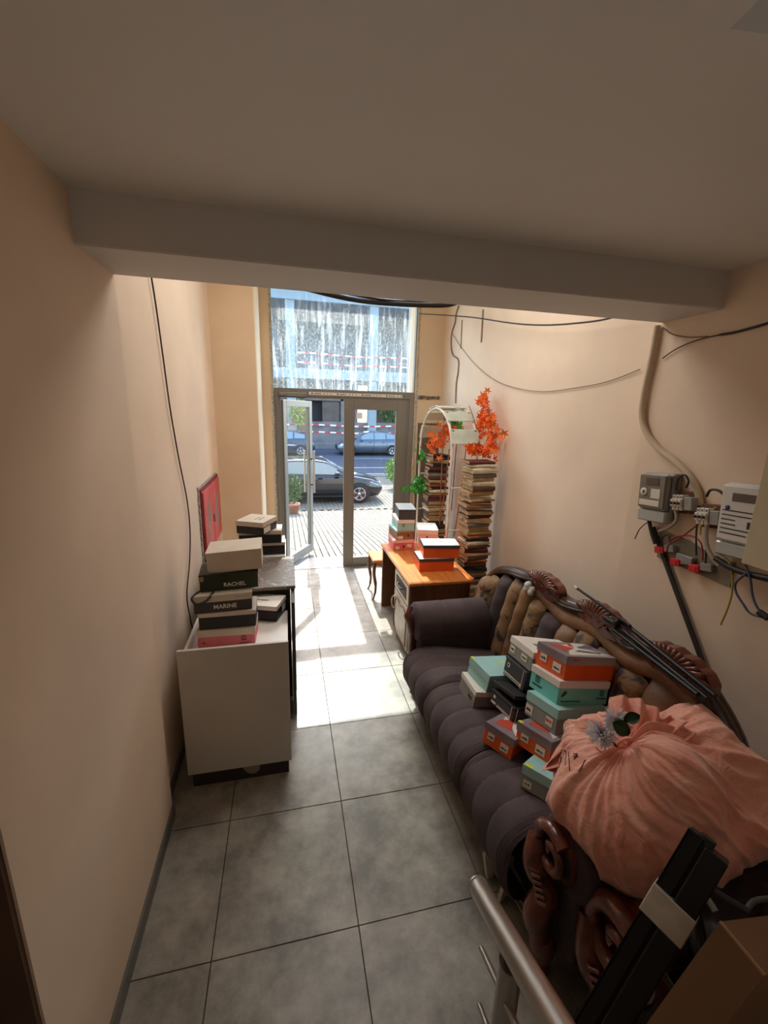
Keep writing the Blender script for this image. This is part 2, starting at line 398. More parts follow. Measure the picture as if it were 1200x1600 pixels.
# facade above the door outside (casts the end of the sun patch)
fac = mat('facade_render', (176, 170, 160), .8, var=.05)
struct('wall_outside', MB().box(-6, -.15, 5.9, 6.0, -.4, 8).box(1.67, 8, 5.9, 6.0, -.4, 8).box(-.15, 1.67, 5.9, 6.0, 3.75, 8), fac)
struct('trim_8', MB().box(-4, 6, 6.0, 6.22, 3.99, 4.25), fac)

struct('trim_9', MB().box(-2.5, -0.652, 0.905, 0.92, 0, 2.8), mat('wall_end_shade_brown', (92, 68, 52), .6, var=.05, scale=3))  # dark brown sheet added over the wall end, standing in for its shade

# ================================================================ OUTDOORS
random.seed(21)
PS = -0.1338
def pz(y): return -0.02 + (y - 6.05) * PS if y < 13 else -0.95
paver_a = mat('pale_paver', (110, 104, 91), .8, var=.10, scale=7, coord='World', bump=.15, bscale=60)
sand = mat('paver_joint', (46, 42, 34), .95)
pav = mk('pavement', MB().add([(-4, 6.05, -.06), (6, 6.05, -.06), (6, 13, -1.0), (-4, 13, -1.0), (-4, 20.0, -1.0), (9, 20, -1.0), (9, 13, -1.0)], [(0, 1, 2, 3), (3, 2, 6, 5, 4)]), sand)
tag(pav, kind='structure')
ang = math.atan(PS)
pv0 = mk('paver', MB().box(0.006, .094, 0.006, .194, -.05, 0, c=.004), paver_a, pav, local=True)
cnt = 0; restm = MB(); usedp = False
for i in range(-14, 42):
    for j in range(-1, 36):
        x = i * .1; yy = 6.06 + j * .2 + (.1 if i % 2 else 0)
        if yy < 6.055: yy = 6.06
        if yy > 12.8 or x > -0.3 + (yy - 2) * .42 or x < -1.4: continue
        z = pz(yy)
        if -0.05 <= x < 2.05 and yy < 8.72:
            o = pv0 if not usedp else inst(pv0, 'paver', pav); usedp = True
            o.location = (x - pav.location.x, yy - pav.location.y, z - pav.location.z + random.uniform(-.002, .002)); o.rotation_euler = (ang, 0, 0); cnt += 1
        else:
            T = Matrix.Translation((x, yy, z)) @ Matrix.Rotation(ang, 4, 'X')
            restm.box(0.006, .094, 0.006, .194, -.03, 0, T=T)
for i in range(0, 70):
    for j in range(0, 33):
        x = -1 + i * .13 ; yy = 13 + j * .21 + (.1 if i % 2 else 0)
        if x > 1 + (yy - 6) * .42 + .5 or yy > 19.6: continue
        restm.box(x + .005, x + .125, yy + .005, yy + .205, -.98, -.95)
tag(mk('paver_field', restm, paver_a, pav), kind='stuff')
# leaves scattered on the paving
lf = MB(); dry = mat('dry_leaf', (110, 92, 50), .8, var=.3, scale=30)
for k in range(60):
    y = random.uniform(8.5, 13.5); x = random.uniform(.2, .2 + (y - 4) * .36); a = random.uniform(0, 6.3); s = random.uniform(.02, .05)
    T = Matrix.Translation((x, y, pz(y) + .006)) @ Matrix.Rotation(a, 4, 'Z')
    lf.add([(-s, 0, 0), (0, -s * .4, .008), (s, 0, .002), (0, s * .4, .006)], [(0, 1, 2, 3)], T=T)
tag(mk('fallen_leaves', lf, dry), 'dry brown leaves scattered on the pale paving outside', 'leaves', kind='stuff')
kerb_m = mat('kerb_stone', (122, 118, 110), .8, var=.06, scale=4)
struct('kerb', MB().box(-12, 16, 19.9, 20.15, -1.1, -.92, c=.02), kerb_m)
struct('kerb_strip', MB().box(-1, 9, 16.3, 16.5, -.97, -.935, c=.01), kerb_m)
asph = mat('asphalt', (66, 70, 80), .85, var=.10, scale=30, coord='World', bump=.3, bscale=40)
struct('road', MB().add([(-30, 20.1, -1.0), (40, 20.1, -1.0), (40, 32, -.62), (-30, 32, -.62)], [(0, 1, 2, 3)]), asph)
lw = mat('road_paint', (190, 190, 186), .7)
def rz(y): return -1.0 + (y - 20.1) * (.38 / 11.9) + .006
ln = MB()
for y, w, x0, x1 in ((20.75, .12, 3.3, 6), (22.6, .14, -4, 14), (26.1, .10, 4.0, 12), (26.1, .10, -5, 1.9)):
    ln.add([(x0, y, rz(y)), (x1, y, rz(y)), (x1, y + w, rz(y + w)), (x0, y + w, rz(y + w))], [(0, 1, 2, 3)])
ln.add([(2.25, 25.0, rz(25)), (2.4, 25, rz(25)), (2.15, 27.2, rz(27.2)), (2.0, 27.2, rz(27.2))], [(0, 1, 2, 3)])
struct('road_lines', ln, lw)
conc = mat('grey_concrete', (112, 107, 103), .85, var=.1, scale=1.2, coord='World', bump=.2, bscale=8)
conc_l = mat('pale_concrete', (142, 150, 153), .8, var=.04, scale=1, coord='World')
conc_d = mat('dark_interior', (52, 50, 50), .9)
brn = mat('rusty_brown_shutter', (96, 84, 74), .8, var=.08, scale=2)
struct('pavement_far', MB().box(-20, 30, 31.0, 40, -.8, -.30), kerb_m)
bd = empty('unfinished_building', (4, 34, -.3), 'unfinished concrete building with pale columns across the street', 'building')
mk('base_wall', MB().box(-14, 22, 32.0, 32.3, -.3, .45).box(-14, 22, 32.4, 32.7, .45, 1.22), conc, bd)
mk('ground_wall', MB().box(-14, 1.55, 34, 34.3, 1.1, 4.3).box(4.1, 5.4, 33, 33.3, 1.1, 3.2).box(7.2, 22, 36, 36.3, 1.1, 4.3).box(1.4, 5.4, 33, 33.4, 2.75, 4.3), conc, bd)
mk('ground_opening', MB().box(1.5, 4.2, 33.8, 34, 1.1, 2.8), conc_d, bd)
mk('shutter', MB().box(2.72, 4.05, 33.2, 33.35, 1.15, 2.75), brn, bd)
random.seed(9)
colm = mk('column', MB().box(-.32, .32, -.32, .32, -.3, 9.6, c=.03), conc_l, bd, local=True)
for k, x in enumerate((0.45, 6.35, 11.5, 17.0, -6.0)):
    o = colm if k == 0 else inst(colm, 'column', bd)
    o.location = (x - 4, 32.3 - 34, .3)
sl0 = mk('floor_slab', MB().box(-18, 18, -.5, 6, 0, .7, c=.03), conc_l, bd, local=True)
sl0.location = (0, -1.6, 4.2 + .3); o = inst(sl0, 'floor_slab', bd); o.location = (0, -1.6, 9.3 + .3)
mk('upper_wall', MB().box(-14, 22, 35.5, 35.8, 4.9, 9.3).box(5.2, 9.5, 34.5, 34.8, 4.9, 7.2).box(-2.5, -.4, 34.6, 34.8, 4.9, 9.3), mat('grey_blockwork', (100, 102, 104), .9, var=.1, scale=3, coord='World'), bd)
mk('roof_wall', MB().box(-14, 22, 33, 33.3, 9.9, 16), conc, bd)
tw = mat('barrier_tape_white', (235, 232, 230), .6); tr_ = mat('barrier_tape_red', (190, 60, 55), .6)
def tape(y, z, x0, x1, step, label):
    a = MB(); n = int((x1 - x0) / step)
    zz = [z + .04 * math.sin((x0 + i * step) * .9) for i in range(n + 1)]
    vs = []
    for i in range(n + 1): vs += [(x0 + i * step, y - .004, zz[i]), (x0 + i * step, y - .004, zz[i] + .10), (x0 + i * step, y + .004, zz[i] + .10), (x0 + i * step, y + .004, zz[i])]
    for k in (0, 1):
        base = len(a.v) if k == 0 else 0
        if k == 0: a.add(vs, [], 0)
        for i in range(k, n, 2):
            for (p, q) in ((0, 1), (1, 2), (2, 3), (3, 0)): a.f.append((4 * i + p, 4 * i + q, 4 * i + 4 + q, 4 * i + 4 + p)); a.m.append(k); a.sm.append(False)
    tag(mk('barrier_tape', a, [tw, tr_]), label, 'tape', 'striped barrier tapes on the building site')
tape(31.97, .92, -1, 14, .42, 'upper red and white barrier tape along the street-side base wall')
tape(31.97, .40, -1, 9, .42, 'lower red and white barrier tape along the street-side base wall')
tape(31.97, 5.85, .9, 14, .42, 'upper barrier tape across the first floor of the building')
tape(31.97, 5.22, .9, 14, .42, 'lower barrier tape across the first floor of the building')

leafm = mat('leaf_green', (96, 132, 54), .6, col2=(140, 165, 70), scale=6, coord='World')
leafd = mat('leaf_dark_green', (50, 84, 40), .6, col2=(84, 112, 56), scale=6, coord='World')
barkm = mat('bark', (92, 76, 60), .9, var=.2, scale=10)
def foliage(c, rad, n, s, seed, flat=1.0):
    random.seed(seed); mb = MB()
    for k in range(n):
        d = Vector((random.gauss(0, 1), random.gauss(0, 1), random.gauss(0, 1))).normalized() * (random.random() ** .4)
        p = Vector(c) + Vector((d.x * rad[0], d.y * rad[1], d.z * rad[2])); q = s * random.uniform(.6, 1.3)
        T = Matrix.Translation(p) @ Euler((random.uniform(0, 6), random.uniform(0, 6), random.uniform(0, 6))).to_matrix().to_4x4()
        mb.add([(-q, 0, 0), (0, -q * .4, q * .1), (q, 0, 0), (0, q * .4, q * .1)], [(0, 1, 2, 3)], T=T)
    return mb
def tree(name, label, cat, base, h, rad, n, s, m, seed):
    e = empty(name, base, label, cat)
    t = MB(); random.seed(seed + 50)
    t.tube(smooth_path([base, (base[0] + .04 * h, base[1], base[2] + h * .5), (base[0], base[1], base[2] + h)], 3), [h * .03] * 4 + [h * .02] * 3, 7)
    for k in range(4):
        a = k * 1.7; t.tube([(base[0] + .02 * h, base[1], base[2] + h * (.5 + .1 * k)), (base[0] + rad[0] * .6 * math.cos(a), base[1] + rad[1] * .6 * math.sin(a), base[2] + h * (.75 + .1 * k))], h * .012, 5)
    mk('stem', t, barkm, e)
    mk('foliage', foliage((base[0], base[1], base[2] + h), rad, n, s, seed), m, e)
tree('street_shrub', 'small yellow-green shrub on the verge right of the black car', 'shrub', (4.45, 16.6, -.95), .75, (.6, .5, .6), 700, .09, leafm, 1)
tree('site_tree', 'dark tree behind the grey hatchback, right of the pale column', 'tree', (8.6, 33.6, 1.0), 1.4, (1.6, .9, 1.3), 1500, .16, leafd, 2)
tree('site_tree', 'green young tree on the site seen through the open glass door', 'tree', (0.95, 31.2, -.3), 2.2, (.75, .6, .9), 900, .14, leafm, 3)
pt = empty('potted_shrub', (0.14, 12.3, pz(12.3)), 'terracotta pot with a green shrub outside the open glass door', 'potted plant')
px_, py_, pz_ = 0.14, 12.3, pz(12.3)
mk('pot', MB().lathe([(0, .0), (.14, 0), (.19, .26), (.21, .26), (.21, .31), (.18, .31), (.17, .27), (0, .27)], (px_, py_, pz_), 16), mat('terracotta', (196, 132, 104), .8, var=.06), pt)
mk('foliage', foliage((px_, py_, pz_ + .72), (.30, .30, .46), 700, .05, 8), leafd, pt)

# ---------------------------------------------------------------- cars
tyre_m = mat('tyre', (28, 28, 30), .8); rim_m = mat('alloy_rim', (196, 196, 198), .3, .6); cglass = mat('car_glass', (120, 136, 138), .08, spec=.8)
blackp = mat('car_trim', (18, 18, 20), .5)
lamp_red = mat('tail_lamp', (170, 24, 30), .25); lamp_w = mat('head_lamp', (205, 215, 225), .15)
def car(name, label, paint, front_x, dirn, y_near, z0, L=4.6, H=1.46, Wd=1.82, fast=0.0, group=None):
    """dirn +1: nose towards +x. Built nose at s=0."""
    e = empty(name, (front_x - dirn * L / 2, y_near + Wd / 2, z0), label, 'car')
    yc = y_near + Wd / 2
    def P(s, yy, z): return (front_x - dirn * s * L, yc + yy, z0 + z)
    top = [(0, .60), (.02, .70), (.08, .80), (.25, .95), (.30, .98), (.55, .99), (.8, 1.01), (.93, 1.02), (.985, .95), (1, .80)]
    bot = [(0, .36), (.03, .22), (.1, .2), (.5, .19), (.9, .22), (.97, .3), (1, .42)]
    hwt = [(0, .70), (.03, .83), (.10, .93), (.25, 1.0), (.75, 1.0), (.92, .95), (.98, .86), (1, .76)]
    def ip(t, s):
        for (a, b), (c, d) in zip(t, t[1:]):
            if s <= c: return b + (d - b) * (s - a) / (c - a + 1e-9)
        return t[-1][1]
    def ring(s, j):
        hw = ip(hwt, s) * Wd / 2; zt = ip(top, s) * H / 1.46; zb = ip(bot, s)
        pr = [(-.86, zb), (-.97, zb + .06), (-1.0, zb + (zt - zb) * .45), (-.985, zb + (zt - zb) * .75), (-.93, zt - .035), (-.84, zt), (-.4, zt + .012), (0, zt + .018)]
        pr = pr + [(-a, b) for a, b in pr[::-1][1:]]
        a, b = pr[j]; return P(s, a * hw, b)
    body = MB(); NS = 34
    body.grid(lambda u, v: ring(u, round(v * 14)), NS, 15)
    n = NS * 15
    body.add([ring(0, j) for j in range(15)], [tuple(range(15))]); body.add([ring(1, j) for j in range(15)], [tuple(range(15))])
    body.add([ring(u / 33, 0) for u in range(34)] + [ring(u / 33, 14) for u in range(34)], [(i, i + 1, 35 + i, 34 + i) for i in range(33)])
    mk('body', body, paint, e)
    # greenhouse: roof and pillars in paint, panes apart
    rt = [(.27, 1.0), (.42, 1.40), (.50, 1.455), (.62, 1.46), (.74, 1.43 - .0 * fast), (.86, 1.30 - .05 * fast), (.965, 1.06)]
    def gr(s, f):
        zt = ip(rt, s) * H / 1.46; zb = (ip(top, s) - .02) * H / 1.46; z = zb + (zt - zb) * f
        hw = ip(hwt, s) * Wd / 2 * (.93 - .22 * f * ((zt - zb) / .47)); return hw, z
    gh = MB()
    def gp(u, v):
        s = .27 + u * .695
        fs = [0, .5, .92, 1, 1, 1, 1, .92, .5, 0]; xs = [-1, -1, -1, -.92, -.4, .4, .92, 1, 1, 1]
        j = round(v * 9); hw, z = gr(s, fs[j]); return P(s, xs[j] * hw, z)
    gh.grid(gp, 28, 10); mk('cabin', gh, paint, e)
    def pane(s0, s1, f0, f1):
        for sg in (-1, 1):
            mb = MB()
            vs = []
            for k in range(7):
                s = s0 + (s1 - s0) * k / 6
                top_lim = f1
                for f in (f0, top_lim):
                    hw, z = gr(s, f); vs.append(P(s, sg * (hw + .006), z))
            mb.add(vs, [(2 * i, 2 * i + 1, 2 * i + 3, 2 * i + 2) for i in range(6)]); mk('side_window', mb, cglass, e)
    pane(.345, .525, .08, .86); pane(.54, .70, .08, .86); pane(.72, .86, .12, .82)
    for (sa, sb) in ((.285, .415), (.955, .80)):
        ws = MB(); vs = []
        for s in (sa, sb):
            for q in (-.85, .85): 
                hw, z = gr(s, .99); vs.append(P(s + (-.004 if sa < .5 else .004), q * hw, z + .008))
        ws.add(vs, [(0, 1, 3, 2)]); mk('windscreen' if sa < .5 else 'rear_window', ws, cglass, e)
    R = .335
    wx = (.185, .80)
    for s in wx:
        for sg in (-1, 1):
            c = P(s, sg * (Wd / 2 * .985), R); ar = MB()
            ar.grid(lambda a, b: (c[0] + (R + .055) * b * math.cos(2 * PI * a), c[1] + sg * .012 - sg * .0, c[2] + (R + .055) * b * math.sin(2 * PI * a) if True else 0), 24, 2, cu=True, smooth=False)
            ar.v = [(x, y, max(z, z0 + .16)) for x, y, z in ar.v]; mk('wheel_arch', ar, blackp, e)
    for s in wx:
        for sg in (-1, 1):
            c = P(s, sg * (Wd / 2 * .985), R); w = MB()
            T = Matrix.Translation((c[0], c[1], c[2])) @ Matrix.Rotation(PI / 2, 4, 'X')
            w.lathe([(R * .66, .10), (R * .95, .11), (R, .07), (R, -.07), (R * .95, -.03 - .0), (R * .66, -.02)], (0, 0, 0), 28, T=Matrix.Translation((0, sg * .02 - sg * .04, 0)) @ T) if False else w.lathe([(R * .66, .05), (R * .94, .055), (R, .03), (R, -.17), (R * .6, -.17)], (0, 0, 0), 28, T=T @ Matrix.Rotation(0 if sg < 0 else PI, 4, 'X'))
            wo = mk('wheel', w, tyre_m, e)
            rm = MB()
            Tr = T @ Matrix.Rotation(0 if sg < 0 else PI, 4, 'X')
            rm.lathe([(R * .60, .045), (R * .68, .05), (R * .68, .0), (R * .58, .0)], (0, 0, 0), 28, T=Tr)
            for k in range(5):
                a = 2 * PI * k / 5 + .3
                for da in (-.13, .13):
                    rm.add([(math.cos(a + da * 2) * R * .12 - 0, math.sin(a + da * 2) * R * .12, .03), (math.cos(a + da - .07) * R * .62, math.sin(a + da - .07) * R * .62, .045), (math.cos(a + da + .07) * R * .62, math.sin(a + da + .07) * R * .62, .045)], [(0, 1, 2)], T=Tr)
            rm.lathe([(0, .05), (R * .16, .045), (R * .16, .0)], (0, 0, 0), 12, T=Tr)
            rm.lathe([(0, .0), (R * .6, .0)], (0, 0, 0), 20, mi=1, T=Tr)
            ro = mk('rim', rm, [rim_m, blackp], wo)
    for sg in (-1, 1):
        hl = MB(); tl = MB()
        def q(s, a, z): 
            hw = ip(hwt, s) * Wd / 2; return P(s, sg * (hw * a + .006), z)
        hl.add([q(.004, .7, .60), q(.03, .99, .60), q(.105, 1.0, .72), q(.06, .95, .76), q(.01, .7, .70)], [(0, 1, 2, 3, 4)])
        tl.add([q(.995, .8, .80), q(.975, 1.0, .78), q(.90, 1.0, .86), q(.93, .99, .96), q(.99, .8, .93)], [(0, 1, 2, 3, 4)])
        mk('headlight', hl, lamp_w, e); mk('tail_light', tl, lamp_red, e)
    gm = MB().box(-.01, .05, -.45, .45, .38, .62); gm.v = [(front_x - dirn * (v[0]), yc + v[1], z0 + v[2]) for v in gm.v]; mk('grille', gm, blackp, e)
    for sg in (-1, 1):
        sm = MB()
        for s in (.30, .53, .72):
            a = P(s, sg * Wd / 2 * 1.003, .3); sm.box(a[0] - .006, a[0] + .006, a[1] - .004, a[1] + .004, a[2], z0 + .93)
        a = P(.26, sg * Wd / 2 * 1.0, .24); b = P(.73, sg * Wd / 2 * 1.0, .30); sm.box(a[0], b[0], a[1] - .012, a[1] + .012, a[2], b[2])
        for s in (.47, .66): a = P(s, sg * Wd / 2 * 1.005, .86); sm.box(a[0] - .08, a[0] + .08, a[1] - .015, a[1] + .015, a[2], a[2] + .025)
        mk('door_trim', sm, blackp, e)
    for sg in (-1, 1): a = P(.345, sg * (Wd / 2 + .07), 1.03); mk('wing_mirror', MB().sphere(a, .10, 10, sq=(1.0, .9, .7)), paint, e)
    return e
p_black = mat('black_car_paint', (38, 38, 42), .18, .3, coat=.8); p_grey = mat('slate_car_paint', (84, 92, 104), .3, .4, coat=.6); p_navy = mat('navy_car_paint', (44, 62, 76), .3, .3, coat=.6)
car('parked_car', 'black car parked on the paving just outside, nose to the right', p_black, 3.22, 1, 13.95, -.96, L=4.6, H=1.46)
car('parked_car', 'slate grey coupe-like car parked across the road, nose to the left', p_grey, 3.2, -1, 27.3, rz(27.8) - .02, L=4.5, H=1.55)
car('parked_car', 'dark teal car across the road, only its tail beside the open door', p_navy, -2.75, -1, 27.0, rz(27.6) - .02, L=4.5, H=1.55)

# ================================================================ SHOE BOXES
C_white = mat('box_white', (232, 226, 216), .55, var=.02, scale=6); C_beige = mat('box_beige', (204, 190, 172), .6, var=.02, scale=6)
C_black = mat('box_black', (30, 28, 30), .5); C_dkgrey = mat('box_charcoal', (66, 66, 70), .55); C_grey = mat('box_warm_grey', (148, 146, 138), .6, var=.02)
C_orange = mat('box_orange', (222, 92, 36), .5, var=.03, scale=10); C_teal = mat('box_teal', (118, 206, 196), .5, var=.02); C_lteal = mat('box_pale_teal', (160, 206, 204), .55, var=.02)
C_greygreen = mat('box_grey_green', (140, 152, 148), .6, var=.02); C_pink = mat('box_pink', (214, 112, 120), .55, var=.03); C_lpink = mat('box_light_pink', (238, 190, 186), .55)
C_dgreen = mat('box_dark_green', (24, 34, 26), .5, col2=(46, 58, 36), scale=9); C_marine = mat('box_dark_taupe', (62, 56, 54), .55); C_brown = mat('box_brown', (150, 112, 84), .6, var=.1, scale=14)
C_lav = mat('box_lavender_grey', (118, 104, 118), .45, col2=(196, 184, 176), scale=2.2, detail=1); C_yellow = mat('box_yellow_mark', (214, 226, 40), .5)
C_sneak1 = mat('print_white', (226, 218, 208), .45); C_sneak2 = mat('print_red', (196, 78, 56), .45); C_sneak3 = mat('print_grey', (104, 98, 98), .45)
C_lbl = mat('label_white', (224, 218, 204), .6); C_ink = mat('ink_dark', (46, 44, 46), .6); C_inkr = mat('ink_red', (196, 74, 48), .55); C_gold = mat('box_kraft_gold', (170, 132, 70), .6)
def shoebox(pos, rot, dims, label, group, body, lid, lidh=.035, marks=(), over=.003, cat='shoe box', name='shoe_box'):
    lx, ly, h = dims; x, y, z = pos
    ax, ay, yw = rot
    Rm = Matrix.Rotation(ax, 4, 'X') @ Matrix.Rotation(ay, 4, 'Y') @ Matrix.Rotation(yw, 4, 'Z')
    e = empty(name, (x, y, z), label, cat, group, rot=Rm.to_euler())
    mk('body', MB().box(-lx / 2 + over, lx / 2 - over, -ly / 2 + over, ly / 2 - over, 0, h - .004, c=.0015), body, e, local=True)
    lidm = MB().box(-lx / 2, lx / 2, -ly / 2, ly / 2, h - .004, h, c=.0012)
    for a in ((-lx / 2, -lx / 2 + .002, -ly / 2, ly / 2), (lx / 2 - .002, lx / 2, -ly / 2, ly / 2), (-lx / 2, lx / 2, -ly / 2, -ly / 2 + .002), (-lx / 2, lx / 2, ly / 2 - .002, ly / 2)):
        lidm.box(a[0], a[1], a[2], a[3], h - lidh, h - .003)
    mk('lid', lidm, lid, e, local=True)
    for mkd in marks:
        nm, face, poly, mm, lift = mkd
        t = .0012
        def PT(u, v):
            if face == 'L': return (-lx / 2 - lift, ly / 2 - u * ly, v * h)
            if face == 'F': return (-lx / 2 + u * lx, -ly / 2 - lift, v * h)
            if face == 'R': return (lx / 2 + lift, -ly / 2 + u * ly, v * h)
            return (-lx / 2 + u * lx, -ly / 2 + v * ly, h + lift)
        N = {'L': (t, 0, 0), 'F': (0, t, 0), 'R': (-t, 0, 0), 'T': (0, 0, -t)}[face]
        polys = poly if isinstance(poly[0][0], (tuple, list)) else [poly]
        mb = MB()
        for pl in polys:
            a = [PT(u, v) for u, v in pl]; b = [tuple(p[i] + N[i] for i in range(3)) for p in a]; n = len(a)
            mb.add(a + b, [tuple(range(n)), tuple(range(n, 2 * n))] + [(i, (i + 1) % n, n + (i + 1) % n, n + i) for i in range(n)])
        mk(nm, mb, mm, e, local=True)
    return e
def rc(u0, u1, v0, v1): return [(u0, v0), (u1, v0), (u1, v1), (u0, v1)]
def wr(u0, u1, v0, v1, n=7, seed=0):
    random.seed(seed + 3); w = (u1 - u0) / n; return [rc(u0 + i * w, u0 + i * w + w * random.uniform(.45, .8), v0, v0 + (v1 - v0) * random.uniform(.6, 1)) for i in range(n)]
def ring_sq(u, v, a, b, t=.25): return [rc(u - a, u + a, v - b, v - b + 2 * b * t * .5), rc(u - a, u + a, v + b - 2 * b * t * .5, v + b), rc(u - a, u - a + 2 * a * t * .5, v - b, v + b), rc(u + a - 2 * a * t * .5, u + a, v - b, v + b), rc(u - a * .12, u + a * .12, v - b * .5, v + b * .5)]
sticky = lambda: [('label', 'L', rc(.16, .38, .30, .62), C_lbl, .0), ('label_print', 'L', wr(.19, .35, .40, .52, 5, 1), C_ink, .0012), ('label', 'L', rc(.60, .86, .18, .54), C_lbl, .0), ('label_print', 'L', wr(.64, .82, .28, .36, 6, 2), C_ink, .0012)]
swoosh = [('top_print', 'T', [[(.10, .10), (.95, .12), (.72, .50), (.40, .62)], [(.30, .75), (.55, .55), (.95, .9), (.7, .95)]], C_sneak1, .0006), ('top_print', 'T', [[(.16, .30), (.48, .56), (.30, .84), (.12, .8)], [(.52, .62), (.62, .88), (.56, .93), (.46, .72)]], C_sneak2, .0010), ('top_print', 'T', [[(.36, .34), (.80, .20), (.86, .27), (.50, .44)], [(.60, .64), (.92, .62), (.80, .72), (.64, .7)]], C_sneak3, .0014)]
lidbrand = [('lid_print', 'L', wr(.42, .62, .78, .90, 4, 4), C_inkr, .0006), ('lid_print', 'F', wr(.12, .26, .80, .92, 4, 5), C_inkr, .0006)]
G1 = 'shoe boxes piled on the sofa'
# right pile on the sofa, from the seat upwards
Z = -.183; Q = .185
shoebox((1.136, 1.369, .520), (Z, Q, .617), (.32, .17, .102), 'pale grey-green shoe box half under the orange bag, at the bottom of the pile', G1, C_greygreen, C_lteal, .04, [('label', 'L', rc(.08, .30, .12, .42), C_lbl, .0), ('label_print', 'L', wr(.12, .26, .24, .33, 4, 1), C_ink, .0012), ('yellow_mark', 'T', rc(.0, .07, .75, .95), C_yellow, .0006)])
shoebox((1.216, 1.507, .580), (Z, Q, .39), (.32, .188, .105), 'orange shoe box with sneaker print directly under the pale teal box', G1, C_orange, C_lav, .04, sticky() + swoosh + lidbrand[:1] + [('yellow_mark', 'T', rc(.0, .06, .88, 1.0), C_yellow, .0016)])
shoebox((1.31, 1.561, .664), (Z, Q, .207), (.327, .201, .118), 'pale teal shoe box in the right pile, under the bright teal one', G1, C_greygreen, C_lteal, .045, [('label', 'L', rc(.03, .26, .12, .48), C_lbl, .0), ('label_print', 'L', wr(.06, .22, .24, .34, 4, 2), C_ink, .0012), ('label', 'L', rc(.68, .88, .18, .52), C_lbl, .0), ('label_print', 'L', wr(.70, .86, .32, .44, 4, 3), C_inkr, .0012)])
shoebox((1.362, 1.622, .764), (Z, Q, .119), (.321, .204, .115), 'bright teal shoe box with white lid and dark square logo', G1, C_teal, C_white, .034, [('printed_logo', 'L', ring_sq(.28, .52, .07, .13), C_ink, .0), ('printed_text', 'L', wr(.12, .46, .22, .32, 9, 4), C_ink, .0), ('printed_text', 'F', wr(.08, .45, .12, .18, 14, 5), C_ink, .0), ('printed_logo', 'F', ring_sq(.86, .5, .035, .12), C_ink, .0), ('printed_text', 'F', wr(.76, .96, .24, .32, 8, 6), C_ink, .0), ('printed_mark', 'F', [[(.06, .36), (.11, .55), (.14, .6), (.17, .52), (.13, .4), (.09, .33)]], C_ink, .0)])
shoebox((1.406, 1.656, .868), (Z, Q, .141), (.323, .205, .119), 'orange shoe box with sneaker-print lid, topmost of the right sofa pile', G1, C_orange, C_lav, .042, sticky() + swoosh + lidbrand)
Z = -.103; Q = .198
shoebox((1.095, 1.650, .508), (Z, Q, .54), (.32, .165, .106), 'orange shoe box low on the left of the sofa pile, below the black open box', G1, C_orange, C_lav, .036, sticky() + swoosh + lidbrand[:1])
shoebox((1.228, 1.769, .577), (Z, Q, .14), (.32, .194, .074), 'black shoe box with a tied cord and tilted lid, second from the bottom', G1, C_dkgrey, C_black, .012, [('label', 'L', rc(.06, .26, .08, .24), C_lbl, .0), ('label', 'L', rc(.32, .88, .06, .22), C_lbl, .0), ('label_print', 'L', wr(.36, .84, .12, .18, 12, 6), C_ink, .0012), ('cord', 'L', rc(.90, .92, .0, 1.0), C_lpink, .004), ('round_mark', 'L', [(.16 + .05 * math.cos(t * PI / 5), .6 + .13 * math.sin(t * PI / 5)) for t in range(10)], C_lbl, .0), ('cord', 'F', rc(.05, .062, 0, 1.0), C_lpink, .004)])
shoebox((1.245, 1.80, .655), (Z - .1, Q + .07, .14), (.30, .19, .022), 'loose black box lid lying askew on the tied black shoe box', G1, C_black, C_black, .020, [], cat='box lid', name='box_lid')
shoebox((1.349, 1.864, .664), (Z, Q, .057), (.32, .201, .108), 'charcoal shoe box with a round white mark under the grey box', G1, C_dkgrey, C_dkgrey, .010, [('label', 'L', rc(.04, .86, .08, .24), C_lbl, .0), ('label_print', 'L', wr(.08, .82, .13, .19, 14, 7), C_ink, .0012), ('round_mark', 'L', [(.2 + .065 * math.cos(t * PI / 5), .66 + .13 * math.sin(t * PI / 5)) for t in range(10)], C_lbl, .0), ('round_mark', 'L', [(.2 + .035 * math.cos(t * PI / 5), .66 + .07 * math.sin(t * PI / 5)) for t in range(10)], C_ink, .0012), ('cord', 'L', rc(.88, .90, 0, 1), C_lpink, .003)])
shoebox((1.395, 1.875, .775), (Z, Q, .033), (.344, .223, .108), 'warm grey shoe box with white lid on top of the left sofa pile', G1, C_grey, C_white, .036, [('label', 'L', rc(.08, .28, .22, .55), C_lbl, .0), ('label_print', 'L', wr(.11, .25, .34, .46, 4, 8), C_ink, .0012), ('label', 'L', rc(.56, .80, .26, .56), C_lbl, .0), ('label_print', 'L', wr(.6, .77, .36, .46, 5, 9), C_ink, .0012), ('lid_print', 'T', [rc(.22 + .05 * i, .25 + .05 * i, .40, .56) for i in range(9)], C_ink, .0006)])
shoebox((1.150, 2.022, .472), (-.012, .174, 0), (.31, .204, .11), 'grey shoe box with white lid lying on the sofa seat', G1, C_grey, C_white, .03, [('printed_mark', 'L', wr(.62, .86, .3, .5, 3, 3), C_ink, .0)])
shoebox((1.196, 2.04, .578), (-.012, .174, .149), (.283, .205, .104), 'pale teal shoe box tilted on the grey box at the left of the sofa pile', G1, C_lteal, C_lteal, .045, [('lid_print', 'T', wr(.5, .85, .62, .70, 8, 3), C_yellow, .0006), ('yellow_mark', 'T', rc(0, .08, .9, 1), C_yellow, .0008)])
